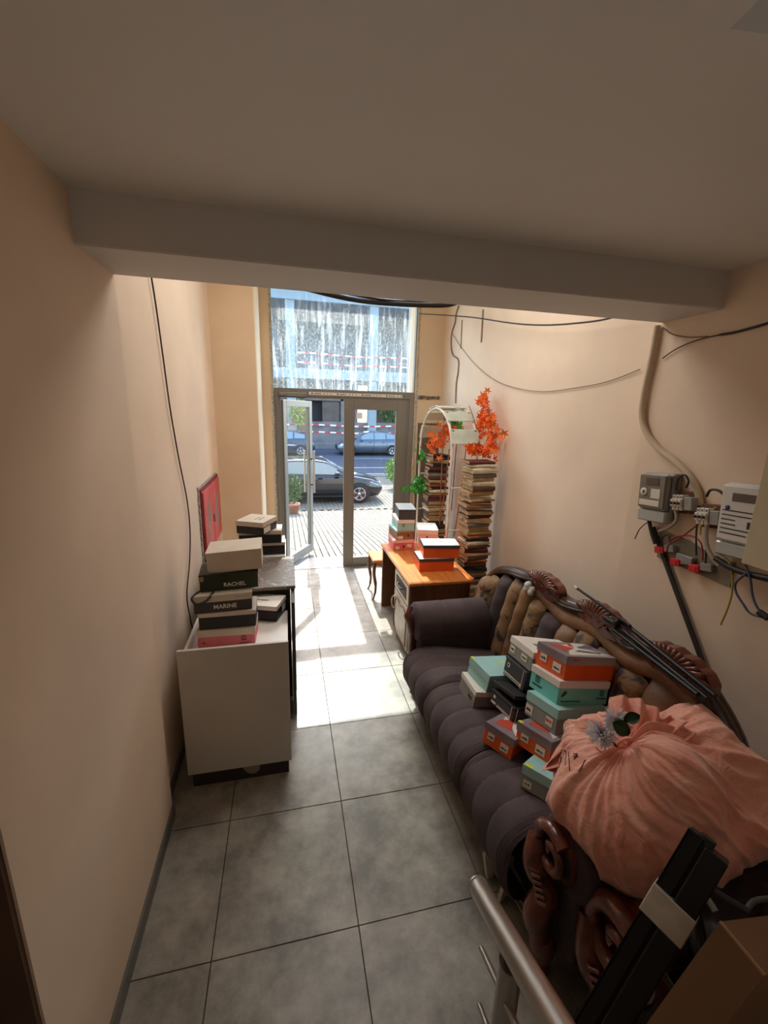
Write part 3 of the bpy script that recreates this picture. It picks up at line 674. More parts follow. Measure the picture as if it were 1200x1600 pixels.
# on the white counter
G2 = 'shoe boxes stacked on the white counter'
shoebox((-.375, 2.52, .752), (0, 0, -.031), (.33, .2, .112), 'pink shoe box with beige lid at the bottom of the counter stack', G2, C_pink, C_beige, .044, [('printed_logo', 'F', ring_sq(.80, .42, .04, .13), C_ink, .0), ('printed_text', 'F', wr(.72, .92, .12, .20, 9, 4), C_ink, .0), ('printed_mark', 'F', rc(.09, .13, .24, .3), C_ink, .0)])
shoebox((-.368, 2.529, .866), (0, 0, .006), (.324, .2, .104), 'black shoe box with beige lid on top of the pink one', G2, C_black, C_beige, .026)
b = shoebox((-.392, 2.532, .972), (0, 0, .067), (.326, .2, .109), 'dark taupe shoe box lettered MARINE, tied with a ribbon', G2, C_marine, C_beige, .042, [('lid_print', 'F', wr(.70, .94, .78, .86, 8, 2), C_inkr, .0)])
lettering('MARINE', .036, C_lbl, b, (.01, -.1005, .034), (PI / 2, 0, 0), bold=True)
rb = MB(); rb.tube(smooth_path([(-.13, -.02, .112), (-.155, -.08, .114), (-.165, -.11, .10), (-.14, -.125, .075), (-.09, -.118, .085), (-.06, -.09, .112), (-.05, -.04, .116)], 5), .007, 8, flat=.3)
mk('ribbon', rb, C_ink, b, local=True)
b = shoebox((-.36, 2.586, 1.084), (0, 0, .081), (.333, .196, .105), 'very dark green shoe box lettered RACHEL', G2, C_dgreen, C_dgreen, .01, [('corner_print', 'L', rc(.1, .9, .6, .95), C_gold, .0), ('corner_print', 'F', rc(.0, .08, .62, .94), C_gold, .0)])
lettering('RACHEL', .034, C_lbl, b, (.03, -.0985, .034), (PI / 2, 0, 0), bold=True); lettering('PARIS', .012, C_lbl, b, (.03, -.0985, .012), (PI / 2, 0, 0)) if False else None
shoebox((-.319, 2.623, 1.192), (0, -.05, .028), (.315, .235, .128), 'large plain beige shoe box on top of the counter stack', G2, C_beige, C_beige, .040)
shoebox((-.165, 2.80, .752), (0, 0, -.327), (.22, .19, .108), 'white-lidded black shoe box lying alone on the counter, beside the stack', G2, C_black, C_white, .030, [('lid_print', 'T', wr(.2, .62, .42, .54, 8, 5), C_ink, .0006), ('label', 'R', rc(.55, .9, .2, .6), C_lbl, .0)])
G3 = 'shoe boxes behind the marble top'
shoebox((-.208, 3.66, .922), (0, 0, .023), (.35, .2, .108), 'black shoe box with beige lid, lowest behind the marble top', G3, C_black, C_beige, .026)
shoebox((-.232, 3.646, 1.031), (0, 0, -.025), (.35, .2, .110), 'black shoe box with beige lid, in the middle behind the marble top', G3, C_black, C_beige, .034)
shoebox((-.257, 3.57, 1.142), (0, 0, 1.152), (.257, .24, .105), 'black shoe box turned askew with a beige printed lid, behind the marble top', G3, C_black, C_beige, .040, [('lid_print', 'T', [wr(.3, .7, .3, .36, 6, 2)[i] for i in range(6)] + wr(.3, .7, .45, .5, 6, 3), C_ink, .0006), ('label', 'F', rc(.05, .5, .1, .55), C_lbl, .0)])
# on the wooden desk
G4 = 'shoe boxes on the wooden desk'
zb = .013
shoebox((1.18, 4.222, .728), (0, 0, -.052), (.228, .299, .110), 'pink shoe box at the bottom of the far desk stack', G4, C_pink, C_lpink, .03, [('label', 'F', rc(.12, .30, .1, .4), C_lbl, .0), ('label', 'F', rc(.66, .86, .3, .6), C_lbl, .0), ('round_mark', 'F', rc(.46, .54, .25, .48), C_ink, .0)])
shoebox((1.181, 4.224, .841), (0, 0, .066), (.2, .288, .101), 'brown picture-printed shoe box on top of the pink one on the desk', G4, C_brown, C_lteal, .02, [('label', 'F', rc(.06, .36, .08, .42), C_lbl, .0), ('round_mark', 'F', rc(.6, .7, .3, .55), C_ink, .0)])
shoebox((1.194, 4.221, .943), (0, 0, -.054), (.184, .319, .115), 'pale teal shoe box with white lid in the far desk stack', G4, C_lteal, C_white, .034, [('printed_logo', 'F', ring_sq(.36, .5, .06, .12), C_ink, .0)])
shoebox((1.216, 4.22, 1.060), (0, 0, -.126), (.185, .317, .108), 'dark grey shoe box, topmost of the far desk stack', G4, C_dkgrey, C_dkgrey, .012)
shoebox((1.47, 4.17, .728), (0, 0, -.2), (.21, .30, .120), 'light pink shoe box under the cream one, by the orange boxes', G4, C_lpink, C_lpink, .03, [('round_mark', 'F', rc(.4, .47, .5, .64), C_ink, .0)])
shoebox((1.46, 4.196, .850), (0, 0, -.233), (.21, .30, .096), 'cream shoe box with printed lid beside the dark grey one', G4, C_lpink, C_white, .05, [('lid_print', 'T', wr(.25, .75, .45, .55, 5, 3), C_ink, .0006), ('round_mark', 'F', rc(.42, .5, .1, .28), C_ink, .0)])
shoebox((1.322, 3.558, .728), (0, 0, -.082), (.331, .227, .122), 'orange shoe box with dark lid edge, lower of the two at the near desk side', G4, C_orange, C_dkgrey, .03, [('top_sheet', 'T', rc(.01, .99, .01, .99), C_sneak1, .0004)])
shoebox((1.368, 3.552, .852), (0, 0, -.16), (.336, .214, .122), 'orange shoe box with white sneaker-print top, upper of the two on the desk', G4, C_orange, C_dkgrey, .03, [('top_sheet', 'T', rc(.01, .99, .01, .99), C_sneak1, .0004), ('top_print', 'T', [[(.2, .4), (.5, .3), (.52, .36), (.25, .5)], [(.45, .5), (.8, .4), (.82, .48), (.5, .6)]], C_sneak3, .0010), ('top_print', 'T', [[(.3, .62), (.62, .7), (.6, .76), (.3, .7)]], C_sneak2, .0010)])

# ================================================================ COUNTER, MARBLE TOP, CABINET
lam = mat('white_laminate', (206, 200, 190), .42, var=.015, scale=2, coord='World')
lam_e = mat('laminate_edge', (226, 220, 208), .45)
lam_in = mat('white_inner_laminate', (228, 222, 214), .35)
plb = mat('dark_plinth', (48, 40, 40), .6, var=.1); dkb = mat('dark_brown_board', (58, 48, 42), .5, var=.05)
ct = empty('reception_counter', (-.31, 2.55, 0), 'white laminate reception counter end with dark plinth, shoe boxes on it', 'counter')
mk('end_panel', MB().box(-.598, -.018, 2.19, 2.21, .085, .878, c=.002), lam, ct)
mk('worktop', MB().box(-.58, -.022, 2.21, 2.84, .728, .75, c=.002), lam_in, ct)
mk('carcass', MB().box(-.575, -.03, 2.212, 2.84, .085, .728).box(-.598, -.582, 2.21, 2.84, .085, .80), lam, ct)
mk('plinth', MB().box(-.572, -.035, 2.195, 2.84, 0, .085), plb, ct)
mk('torn_tape', MB().add([(-.30, 2.188, .088), (-.20, 2.188, .088), (-.205, 2.186, .055), (-.235, 2.184, .035), (-.27, 2.185, .045), (-.29, 2.186, .07)], [(0, 1, 2, 3, 4, 5)]), mat('brown_tape', (140, 126, 108), .7), ct)
marb = bpy.data.materials.new('brown_marble'); marb.use_nodes = True
_t = marb.node_tree; _p = _t.nodes['Principled BSDF']; _p.inputs['Roughness'].default_value = .28
_g = _t.nodes.new('ShaderNodeNewGeometry'); _n = _t.nodes.new('ShaderNodeTexNoise'); _n.inputs['Scale'].default_value = 7; _n.inputs['Detail'].default_value = 5; _n.inputs['Distortion'].default_value = 1.2
_r = _t.nodes.new('ShaderNodeValToRGB'); _r.color_ramp.elements[0].position = .487; _r.color_ramp.elements[0].color = rgb(116, 104, 96)
_e = _r.color_ramp.elements.new(.5); _e.color = rgb(206, 192, 178); _r.color_ramp.elements[2].position = .513; _r.color_ramp.elements[2].color = rgb(122, 110, 101)
_t.links.new(_g.outputs['Position'], _n.inputs['Vector']); _t.links.new(_n.outputs['Fac'], _r.inputs[0]); _t.links.new(_r.outputs[0], _p.inputs['Base Color'])
mt = empty('marble_desk', (-.28, 3.2, 0), 'brown veined marble-look desk top with dark side panel behind the white counter', 'desk')
mk('desk_top', MB().box(-.60, .036, 2.86, 3.50, .90, .925, c=.003), marb, mt)
mk('front_panel', MB().box(-.58, .0, 2.90, 2.915, 0, .90), dkb, mt)
mk('side_panel', MB().box(.004, .030, 2.868, 3.5, .07, .90), dkb, mt)
mk('side_panel', MB().box(.006, .026, 2.66, 2.864, .02, .89, c=.002), dkb, mt)
cb = empty('white_cabinet', (-.33, 3.75, 0), 'low white cabinet behind the marble top carrying black shoe boxes', 'cabinet')
mk('carcass', MB().box(-.64, -.035, 3.53, 4.0, .08, .90), lam, cb); mk('cabinet_top', MB().box(-.65, -.028, 3.52, 4.01, .90, .92, c=.003), lam_in, cb); mk('plinth', MB().box(-.62, -.05, 3.55, 3.98, 0, .08), plb, cb)
bo = empty('bottle_cap', (-.075, 2.30, .75), 'dark green bottle stopper at the near right corner of the counter', 'cap')
mk('cap', MB().lathe([(0, .035), (.014, .034), (.018, .026), (.018, 0), (0, 0)], (-.075, 2.30, .752), 14), mat('dark_green_glass', (20, 48, 30), .2), bo)
mk('neck', MB().tube([(-.105, 2.315, .762), (-.08, 2.305, .764)], .010, 10), mat('dark_green_glass', (20, 48, 30), .2), bo)

# ================================================================ DESK AND STOOL
oak = wood('varnished_oak', (186, 104, 46), (214, 136, 66), .30, (14, 1.2, 14), 3.0)
walnut = wood('brown_veneer', (86, 52, 32), (112, 70, 44), .38, (10, 10, 1.2), 3.0)
pale_w = wood('pale_worn_veneer', (176, 160, 138), (196, 182, 160), .35, (8, 8, 1.5), 3.0)
dk = empty('wooden_desk', (1.28, 3.77, 0), 'orange-brown varnished wooden desk with pale drawer front by the sofa', 'desk')
mk('desk_top', MB().box(.985, 1.575, 3.20, 4.345, .700, .727, c=.005), oak, dk)
mk('pedestal', MB().box(1.005, 1.55, 3.215, 3.72, .045, .70, c=.002), walnut, dk)
mk('side_panel', MB().box(1.0, 1.55, 4.275, 4.315, .0, .70, c=.002), walnut, dk)
mk('back_panel', MB().box(1.535, 1.55, 3.72, 4.275, .25, .70), walnut, dk)
mk('plinth', MB().box(1.02, 1.54, 3.23, 3.70, 0, .045), plb, dk)
mk('top_rim', MB().box(1.553, 1.578, 3.20, 4.345, .727, .738, c=.003), oak, dk)
dw = mk('drawer', MB().box(.990, 1.005, 3.235, 3.70, .50, .685, c=.004), pale_w, dk)
mk('drawer_recess', MB().box(.986, .9905, 3.30, 3.64, .535, .65, c=.002), mat('recess_brown', (70, 54, 44), .6), dw)
mk('handle', MB().tube(smooth_path([(.985, 3.40, .60), (.965, 3.42, .595), (.965, 3.52, .595), (.985, 3.54, .60)], 4), .008, 8), mat('black_iron', (28, 26, 26), .4, .5), dw)
dd = mk('cupboard_door', MB().box(.990, 1.005, 3.235, 3.70, .06, .49, c=.004), pale_w, dk)
dpm = MB(); dpm.tube(smooth_path([(.988, 3.28, .09), (.988, 3.28, .36), (.988, 3.36, .43), (.988, 3.47, .40), (.988, 3.58, .43), (.988, 3.66, .36), (.988, 3.66, .09), (.988, 3.28, .09)], 5), .006, 6)
mk('door_moulding', dpm, walnut, dd)
mk('handle', MB().tube(smooth_path([(.985, 3.62, .44), (.955, 3.63, .42), (.950, 3.64, .37), (.958, 3.63, .32), (.985, 3.62, .30)], 4), .007, 8), mat('worn_brass', (196, 178, 150), .35, .7), dd)
sl = empty('wooden_stool', (1.10, 4.62, 0), 'small wooden stool with curved legs between desk and door', 'stool')
mk('seat', MB().box(.925, 1.28, 4.44, 4.80, .465, .492, c=.010), oak, sl)
mk('apron', MB().box(.95, 1.26, 4.465, 4.775, .43, .465), oak, sl)
for x, y, sx, sy in ((.955, 4.47, -1, -1), (.955, 4.77, -1, 1), (1.25, 4.47, 1, -1), (1.25, 4.77, 1, 1)):
    mk('leg', MB().tube(smooth_path([(x, y, .45), (x + .012 * sx, y + .006 * sy, .33), (x - .012 * sx, y, .17), (x - .004 * sx, y, .06), (x + .018 * sx, y + .006 * sy, 0.003)], 5), [.020] * 5 + [.019] * 5 + [.014] * 5 + [.010] * 5 + [.012], 8), walnut, sl)

# ================================================================ BOOK COLUMNS AND ARCH
page_m = mat('old_pages', (200, 176, 136), .85, col2=(150, 118, 78), scale=12, bump=.5, bscale=160, stretch=(1, 1, 14))
bcols = {'brown': (92, 62, 44), 'dark red': (92, 38, 36), 'black': (38, 34, 34), 'tan': (176, 140, 100), 'cream': (214, 202, 176), 'blue': (36, 84, 120), 'rust': (164, 90, 52), 'grey': (120, 112, 102)}
bm_ = {k: mat('book_cover_' + k.replace(' ', '_'), v, .7, var=.08, scale=14) for k, v in bcols.items()}
def book_column(cx, cy, ztop, w, d, seed, wherelabel, gname, order):
    random.seed(seed); z = 0.0; k = 0; n = len(order); made = []
    while z < ztop:
        t = random.uniform(.024, .050)
        colr = order[k % n]; ww = w * random.uniform(.80, 1.06); dd_ = d * random.uniform(.85, 1.08); front = random.random() < .55
        a = random.uniform(-.20, .20); ox = random.uniform(-.016, .016); oy = random.uniform(-.014, .014); sg = random.choice((-1, 1)); cv = .003
        mb = MB()
        def fn(u, v):   # closed cover and page section, sagging a little
            return 0
        prof = [(-ww / 2, 0), (ww / 2, 0), (ww / 2, cv), (ww / 2 - .008, cv + .001), (ww / 2 - .010, t / 2), (ww / 2 - .008, t - cv - .001), (ww / 2, t - cv), (ww / 2 - .002, t), (-ww / 2 + .004, t), (-ww / 2 - .004, t * .8), (-ww / 2 - .006, t * .5), (-ww / 2 - .004, t * .2)]
        m_ = [0, 0, 1, 1, 1, 1, 0, 0, 0, 0, 0, 0]; mm = len(prof); N_ = 5
        vs = []
        for i in range(N_):
            y = -dd_ / 2 + dd_ * i / (N_ - 1); sag = .006 * math.sin(i * 1.3 + k)
            if i in (0, N_ - 1) : sag -= random.uniform(0, .006)
            for x_, z_ in prof: vs.append((x_ , y, max(0, z_ + (sag if z_ > t * .6 else 0) * (1 if i in (0, N_ - 1) else .3))))
        mb.add(vs, [], 0)
        for i in range(N_ - 1):
            for j in range(mm):
                mb.f.append((i * mm + j, i * mm + (j + 1) % mm, (i + 1) * mm + (j + 1) % mm, (i + 1) * mm + j)); mb.m.append(m_[j]); mb.sm.append(False)
        for base in (0, (N_ - 1) * mm):
            mb.f.append(tuple(base + j for j in (1, 2, 7, 8, 0))[:0] or (base + 0, base + 1, base + 2, base + 3)); mb.m.append(0); mb.sm.append(False)
            mb.f.append((base + 0, base + 3, base + 4, base + 5, base + 8)); mb.m.append(1); mb.sm.append(False)
            mb.f.append((base + 5, base + 6, base + 7, base + 8)); mb.m.append(0); mb.sm.append(False)
            mb.f.append((base + 0, base + 8, base + 9, base + 10, base + 11)); mb.m.append(0); mb.sm.append(False)
        rz_ = a + (-PI / 2 if front else (0 if sg > 0 else PI))
        if front:   # turned so that the spine shows towards the room: swap proportions
            T = Matrix.Scale(w / max(dd_, .01) * random.uniform(.88, 1.04), 4, (0, 1, 0)) @ Matrix.Scale(d / ww * random.uniform(.92, 1.08), 4, (1, 0, 0)); mb.v = [tuple(T @ Vector(v)) for v in mb.v]; rz_ = a + PI / 2
        o = mk('book', mb, [bm_[colr], page_m]); o.location = (cx + ox, cy + oy, z); o.rotation_euler = (random.uniform(-.01, .01), random.uniform(-.015, .015), rz_)
        made.append((o, colr)); z += t + .0035; k += 1
    N = len(made)
    for i, (o, colr) in enumerate(made):
        r = N - i
        sfx = 'th' if 10 <= r % 100 <= 20 else {1: 'st', 2: 'nd', 3: 'rd'}.get(r % 10, 'th')
        tag(o, ('worn %s book, topmost of the %s' % (colr, wherelabel)) if r == 1 else 'worn %s book, %d%s from the top of the %s' % (colr, r, sfx, wherelabel), 'book', 'old books in the %s' % gname)
    return z
def fixsingle():
    for s, nm in (('brown', ''),): pass
ztR = book_column(1.795, 3.74, 1.71, .265, .215, 5, 'nearer book column', 'nearer book column', ['brown', 'black', 'tan', 'brown', 'grey', 'brown', 'tan', 'dark red', 'black', 'tan', 'brown', 'cream', 'rust', 'black', 'brown', 'tan', 'grey', 'black', 'brown', 'rust', 'brown', 'tan', 'dark red', 'brown', 'cream', 'black', 'rust', 'tan', 'brown', 'grey', 'rust', 'black', 'rust', 'blue', 'tan', 'brown', 'tan', 'cream', 'tan', 'brown', 'cream', 'tan', 'grey', 'cream', 'cream', 'dark red', 'tan', 'cream', 'tan', 'grey', 'cream', 'tan', 'cream'])
ztL = book_column(1.775, 4.86, 1.66, .235, .21, 8, 'far book column', 'far book column', ['black', 'brown', 'black', 'cream', 'grey', 'black', 'brown', 'dark red', 'black', 'cream', 'black', 'rust', 'black', 'brown', 'grey', 'black', 'dark red', 'black', 'cream', 'black', 'black'])
iron_w = mat('white_painted_iron', (226, 220, 208), .5, var=.04, scale=20); plate_m = mat('pale_green_plate', (196, 206, 190), .5, var=.04, scale=8)
rust = mat('rusty_wire', (150, 84, 48), .8, var=.15, scale=20)
arx = (1.605, 1.875); ay0, az0, aa, ab = 4.50, 1.74, .52, .45
ar = empty('decorative_arch', (1.74, 4.5, 0), 'white metal arch hung with pale plates over the two book columns', 'arch')
for x in arx:
    path = [(x, ay0 - aa, .02), (x, ay0 - aa, .6), (x, ay0 - aa, 1.2), (x, ay0 - aa, az0)] + [(x, ay0 - aa * math.cos(t * PI / 14), az0 + ab * math.sin(t * PI / 14)) for t in range(1, 14)] + [(x, ay0 + aa, az0), (x, ay0 + aa, 1.2), (x, ay0 + aa, .6), (x, ay0 + aa, .02)]
    mk('arch_tube', MB().tube(path, .013, 10), iron_w, ar)
for z in (.45, .95, 1.4):
    for yy in (ay0 - aa, ay0 + aa): mk('crossbar', MB().tube([(arx[0], yy, z), (arx[1], yy, z)], .008, 8), iron_w, ar)
for a0 in (22, 52, 82, 105, 130, 158):
    a = math.radians(a0); c = Vector((1.74, ay0 - (aa + .02) * math.cos(a), az0 + (ab + .02) * math.sin(a)))
    tv = Vector((0, math.sin(a) * aa, math.cos(a) * ab)).normalized(); nv = Vector((1, 0, 0)).cross(tv)
    T = Matrix((Vector((1, 0, 0)), tv, nv)).transposed().to_4x4(); T.translation = c
    pm = MB().box(-.150, .150, -.080, .080, -.005, .005, c=.004, T=T)
    po = mk('plate', pm, plate_m, ar)
    hm = MB()
    for sx in (-.12, .12): hm.box(sx - .012, sx + .012, .055, .065, -.0065, .0065, T=T)
    mk('slot', hm, alu_d, po)
for p in ([(1.64, 4.35, 2.16), (1.66, 4.38, 1.5), (1.68, 4.4, .9)], [(1.76, 4.25, 2.14), (1.755, 4.25, 1.5), (1.75, 4.25, 1.1)], [(1.78, 4.5, 1.75), (1.74, 4.45, 1.3), (1.69, 4.42, .92)], [(1.80, 4.08, 1.86), (1.77, 4.08, 1.3), (1.74, 4.1, .85)]):
    mk('wire', MB().tube(smooth_path(p, 4), .006, 6), rust, ar)
om = mat('orange_maple_leaf', (246, 136, 48), .55, col2=(236, 92, 30), scale=12, coord='World'); yg = mat('bright_green_leaf', (78, 178, 66), .5, col2=(50, 130, 52), scale=10, coord='World')
def maple(mb, T, s):
    pts = []
    for k in range(11):
        a = -PI / 2 + .35 + (2 * PI - .7) * k / 10; r = s * (1.0 if k % 2 == 0 else .42)
        if k in (4, 6): r *= 1.15
        pts.append((r * math.cos(a), r * math.sin(a), (.18 if k % 2 == 0 else 0) * s))
    n = len(pts); mb.add(pts + [(0, 0, 0), (0, -s * .8, .0)], [(i, (i + 1) % n, n) for i in range(n - 1)], T=T)
def garland(name, label, centers, m, n, s, seed, stems, fn=maple):
    random.seed(seed); e = empty(name, centers[0][0], label, 'garland'); mb = MB()
    for k in range(n):
        c, r = random.choice(centers); p = Vector(c) + Vector((max(-2, min(1.3, random.gauss(0, 1))) * r[0], random.gauss(0, r[1]), random.gauss(0, r[2])))
        T = Matrix.Translation(p) @ Euler((random.uniform(.6, 2.2), random.uniform(-.6, .6), random.uniform(-.9, .9))).to_matrix().to_4x4()
        fn(mb, T, s * random.uniform(.7, 1.25))
    tag(mk('leaf_cluster', mb, m, e), kind='stuff')
    sm = MB()
    for q in stems: sm.tube(smooth_path(q, 4), .004, 5)
    mk('stem', sm, rust if m is om else leafd, e)
garland('maple_garland', 'orange artificial maple leaves spreading over the top of the nearer book column', [((1.95, 3.92, 2.10), (.02, .05, .07)), ((1.95, 3.80, 1.98), (.02, .05, .08)), ((1.95, 3.78, 1.86), (.02, .05, .07)), ((1.94, 4.05, 2.12), (.02, .05, .05)), ((1.84, 3.93, 1.80), (.06, .03, .03)), ((1.93, 4.02, 2.27), (.02, .03, .04)), ((1.93, 4.05, 2.0), (.02, .06, .06)), ((1.90, 3.80, 1.80), (.04, .04, .04))], om, 160, .046, 31, [[(1.90, 3.86, 1.74), (1.96, 3.85, 1.9), (1.95, 3.9, 2.1), (1.91, 3.96, 2.28)], [(1.86, 3.9, 1.74), (1.88, 4.05, 2.0), (1.85, 4.2, 2.22)]])
garland('maple_garland', 'red-orange artificial maple leaves on top of the far book column', [((1.76, 4.75, 1.86), (.06, .08, .06)), ((1.70, 4.70, 1.78), (.06, .06, .05)), ((1.84, 4.6, 1.93), (.06, .08, .05))], om, 70, .050, 32, [[(1.78, 4.85, 1.66), (1.72, 4.72, 1.8), (1.86, 4.6, 1.98)]])
def smallleaf(mb, T, s): mb.add([(0, 0, 0), (s * .45, s * .6, .1 * s), (0, s * 1.3, 0), (-s * .45, s * .6, .1 * s)], [(0, 1, 2, 3)], T=T)
garland('ivy_sprig', 'bright green artificial ivy hanging by the desk boxes', [((1.50, 4.95, 1.20), (.06, .05, .035)), ((1.58, 4.9, 1.27), (.04, .05, .04)), ((1.60, 4.98, 1.17), (.04, .04, .05))], yg, 90, .055, 33, [[(1.62, 5.0, 1.3), (1.56, 4.95, 1.24), (1.46, 4.95, 1.16)]], smallleaf)
garland('ivy_sprig', 'green artificial ivy against the left side of the far book column', [((1.62, 4.98, 1.62), (.03, .05, .05)), ((1.85, 4.5, 2.02), (.03, .04, .05))], yg, 46, .05, 34, [[(1.62, 5.0, 1.7), (1.63, 4.98, 1.58)]], smallleaf)

# ================================================================ SOFA
velv = mat('charcoal_velour', (78, 66, 67), .9, var=.10, scale=5, bump=.2, bscale=120, coord='World')
velv_d = mat('velour_piping', (112, 100, 100), .8)
tanl = mat('tan_leatherette', (150, 112, 78), .55, col2=(108, 80, 54), scale=4, bump=.3, bscale=40, coord='World', detail=8)
crk = mat('cracked_leatherette', (66, 60, 60), .7, col2=(138, 106, 72), scale=16, bump=.6, bscale=50, coord='World', detail=9, lo=.40, hi=.47)
dwood = wood('dark_carved_wood', (46, 28, 22), (70, 42, 30), .28, (6, 6, 6), 4.0, coat=.5)
rwood = wood('red_brown_carved_wood', (122, 62, 44), (88, 42, 32), .30, (8, 8, 8), 3.0, coat=.5)
blkw = mat('black_lacquered_wood', (30, 26, 26), .25, coat=.5)
sofa = empty('sofa', (1.3, 2.0, 0), 'long charcoal and tan sofa with a carved dark wood crest along the right wall', 'sofa')
def seat_z(x, y): return .520 - .16 * (x - 1.12) - .07 * (y - 1.45)
prof = [(.93, .17), (.865, .19), (.825, .26), (.808, .35), (.815, .43), (.85, .492), (.93, .53), (1.05, None), (1.2, None), (1.35, None), (1.5, None)]
def seat_pt(u, y, bul):
    q = u * (len(prof) - 1); i = min(int(q), len(prof) - 2); t = q - i
    def P(k):
        x, z = prof[k]; return Vector((x, 0, (seat_z(x, y) if z is None else z - .07 * (y - 1.45) * (z / .53))))
    a, b, c, d = P(max(i - 1, 0)), P(i), P(i + 1), P(min(i + 2, len(prof) - 1))
    p = 0.5 * ((2 * b) + (c - a) * t + (2 * a - 5 * b + 4 * c - d) * t * t + (-a + 3 * b - 3 * c + d) * t ** 3)
    n = (c - b).cross(Vector((0, 1, 0))).normalized() * -1
    if n.z < 0 and i > 3: n = -n
    if i <= 3 and n.x > 0: n = -n
    return Vector((p.x, y, p.z)) + n * bul
cush = [[2.69, 2.53, 2.38, 2.208], [2.20, 2.06, 1.92, 1.77, 1.618], [1.610, 1.46, 1.31, 1.16]]
for ys in cush:
    y0, y1 = ys[-1], ys[0]
    def fn(a, b, ys=ys, y0=y0, y1=y1):
        y = y0 + (y1 - y0) * b
        for k in range(len(ys) - 1):
            if ys[k + 1] <= y <= ys[k] + 1e-6: tt = (y - ys[k + 1]) / (ys[k] - ys[k + 1]); break
        bul = .013 * (math.sin(PI * min(max(tt, 0), 1)) ** .35 if 0 < tt < 1 else 0)
        e = min(y - y0, y1 - y)
        if e < .05: bul -= .008 * (1 - e / .05) ** 2; 
        if e < .055 and .2 < a < .75: bul += .005 * math.sin(e * 420 + a * 14)
        fade = 1 - .55 * max(0, (a - .75) / .25)
        return tuple(seat_pt(a, y, bul * fade))
    cc = mk('seat_cushion', MB().grid(fn, 34, 72), velv, sofa)
    cc['label'] = 'charcoal velour channelled seat cushion'
    pp = MB()
    for y in ys[1:-1]:
        pp.tube([tuple(seat_pt(u / 22, y, .003)) for u in range(2, 19)], .0030, 5, cap=False)
    tag(mk('piping', pp, velv_d, cc), kind='stuff')
mk('seat_base', MB().box(.95, 1.62, 1.02, 2.95, .17, .34), velv, sofa)
# lower front rail, curved
rail = MB(); 
def railx(y): return .925 - .03 * math.sin(PI * (y - 1.1) / 1.7)
rail.tube([(railx(y), y, .165 + .012 * math.cos((y - 1.1) * 7)) for y in np.linspace(1.10, 2.86, 30)], .020, 8); mk('front_rail', rail, dwood, sofa)
rail2 = MB().tube([(railx(y) - .020, y, .146) for y in np.linspace(1.10, 2.86, 30)], .004, 5); mk('rail_edging', rail2, mat('gilt_edge', (150, 134, 104), .5), sofa)
# crest line
crest = [(3.30, .30), (3.30, .45), (3.25, .60), (3.14, .76), (2.95, .93), (2.75, 1.01), (2.55, 1.05), (2.35, 1.10), (2.13, 1.055), (1.98, 1.08), (1.82, 1.125), (1.68, 1.09), (1.575, 1.075), (1.40, 1.13), (1.26, 1.12), (1.15, 1.06), (1.05, .965), (1.015, .88), (.995, .72), (.985, .50)]
cpath = smooth_path([(1.66, y, z - .03) for y, z in crest], 5)
def crest_z(y):
    best = None
    for a, b in zip(cpath, cpath[1:]):
        if min(a.y, b.y) <= y <= max(a.y, b.y):
            z = a.z + (b.z - a.z) * ((y - a.y) / (b.y - a.y + 1e-9)); best = z if best is None else max(best, z)
    return best if best is not None else .6
mk('crest_rail', MB().tube(cpath, .034, 12).tube([p + Vector((.030, 0, .010)) for p in cpath], .024, 8), dwood, sofa)
mk('crest_bead', MB().tube([p + Vector((-.032, 0, -.010)) for p in cpath], .010, 6), blkw, sofa)
pl = [(p.y, p.z) for p in cpath] + [(.985, .2), (3.30, .2)]
mk('back_board', MB().prism(pl, (1.665, 0, 0), (0, 1, 0), (0, 0, 1), (.03, 0, 0)), blkw, sofa)
# carved ornaments
def carving(yc, zc, w, h, seed, flip=1):
    random.seed(seed)
    mb = MB()
    hump = [(-w, -.05)] + [(-w * math.cos(t * PI / 24), h * .86 * (math.sin(t * PI / 24) ** .9) * (1 + .05 * math.sin(t * 1.57))) for t in range(1, 24)] + [(w, -.05), (0, -.10)]
    mb.prism([(a, b) for a, b in hump], (1.625, yc, zc), (0, 1, 0), (0, 0, 1), (.055, 0, 0))
    for k in range(13):
        a = -1 + 2 * k / 12
        c0 = Vector((1.612, yc + a * w * .12, zc - .04)); c1 = Vector((1.598, yc + a * w * .55, zc + h * .45 * (1 - .3 * abs(a)))); c2 = Vector((1.612, yc + a * w * .95, zc + h * (.90 * math.sqrt(max(0, 1 - a * a * .96)))))
        c3 = c2 + Vector((.0, -.02 * (1 if a > 0 else -1), -.016))
        mb.tube(smooth_path([c0, c1, c2, c3], 4), [.007] * 4 + [.0125] * 5 + [.009] * 3 + [.005], 6)
    for sg in (-1, 1):
        sp = [(1.605, yc + sg * (w * .42 + .035 * (1 - t / 22) * math.cos(t * .62)), zc + h * .12 + .035 * (1 - t / 22) * math.sin(t * .62)) for t in range(20)]
        mb.tube(sp, .0065, 6)
    for k in range(7): mb.sphere((1.600, yc - w * .3 + w * .1 * k, zc + .01 - .012 * math.sin(k)), .009, 6)
    o = mk('carved_ornament', mb, rwood, sofa); o['label'] = 'red-brown carved leaf and scroll ornament'
carving(2.29, 1.065, .165, .080, 1); carving(1.78, 1.085, .165, .085, 2); carving(1.31, 1.095, .165, .090, 3)
sm_ = MB()
for k in range(5): sm_.tube(smooth_path([(1.62, 1.03 + .008 * k, .82 - .03 * k), (1.60, 1.0 + .006 * k, .80 - .03 * k), (1.62, .985, .75 - .03 * k)], 4), .009, 6)
mk('carved_ornament', sm_, rwood, sofa)
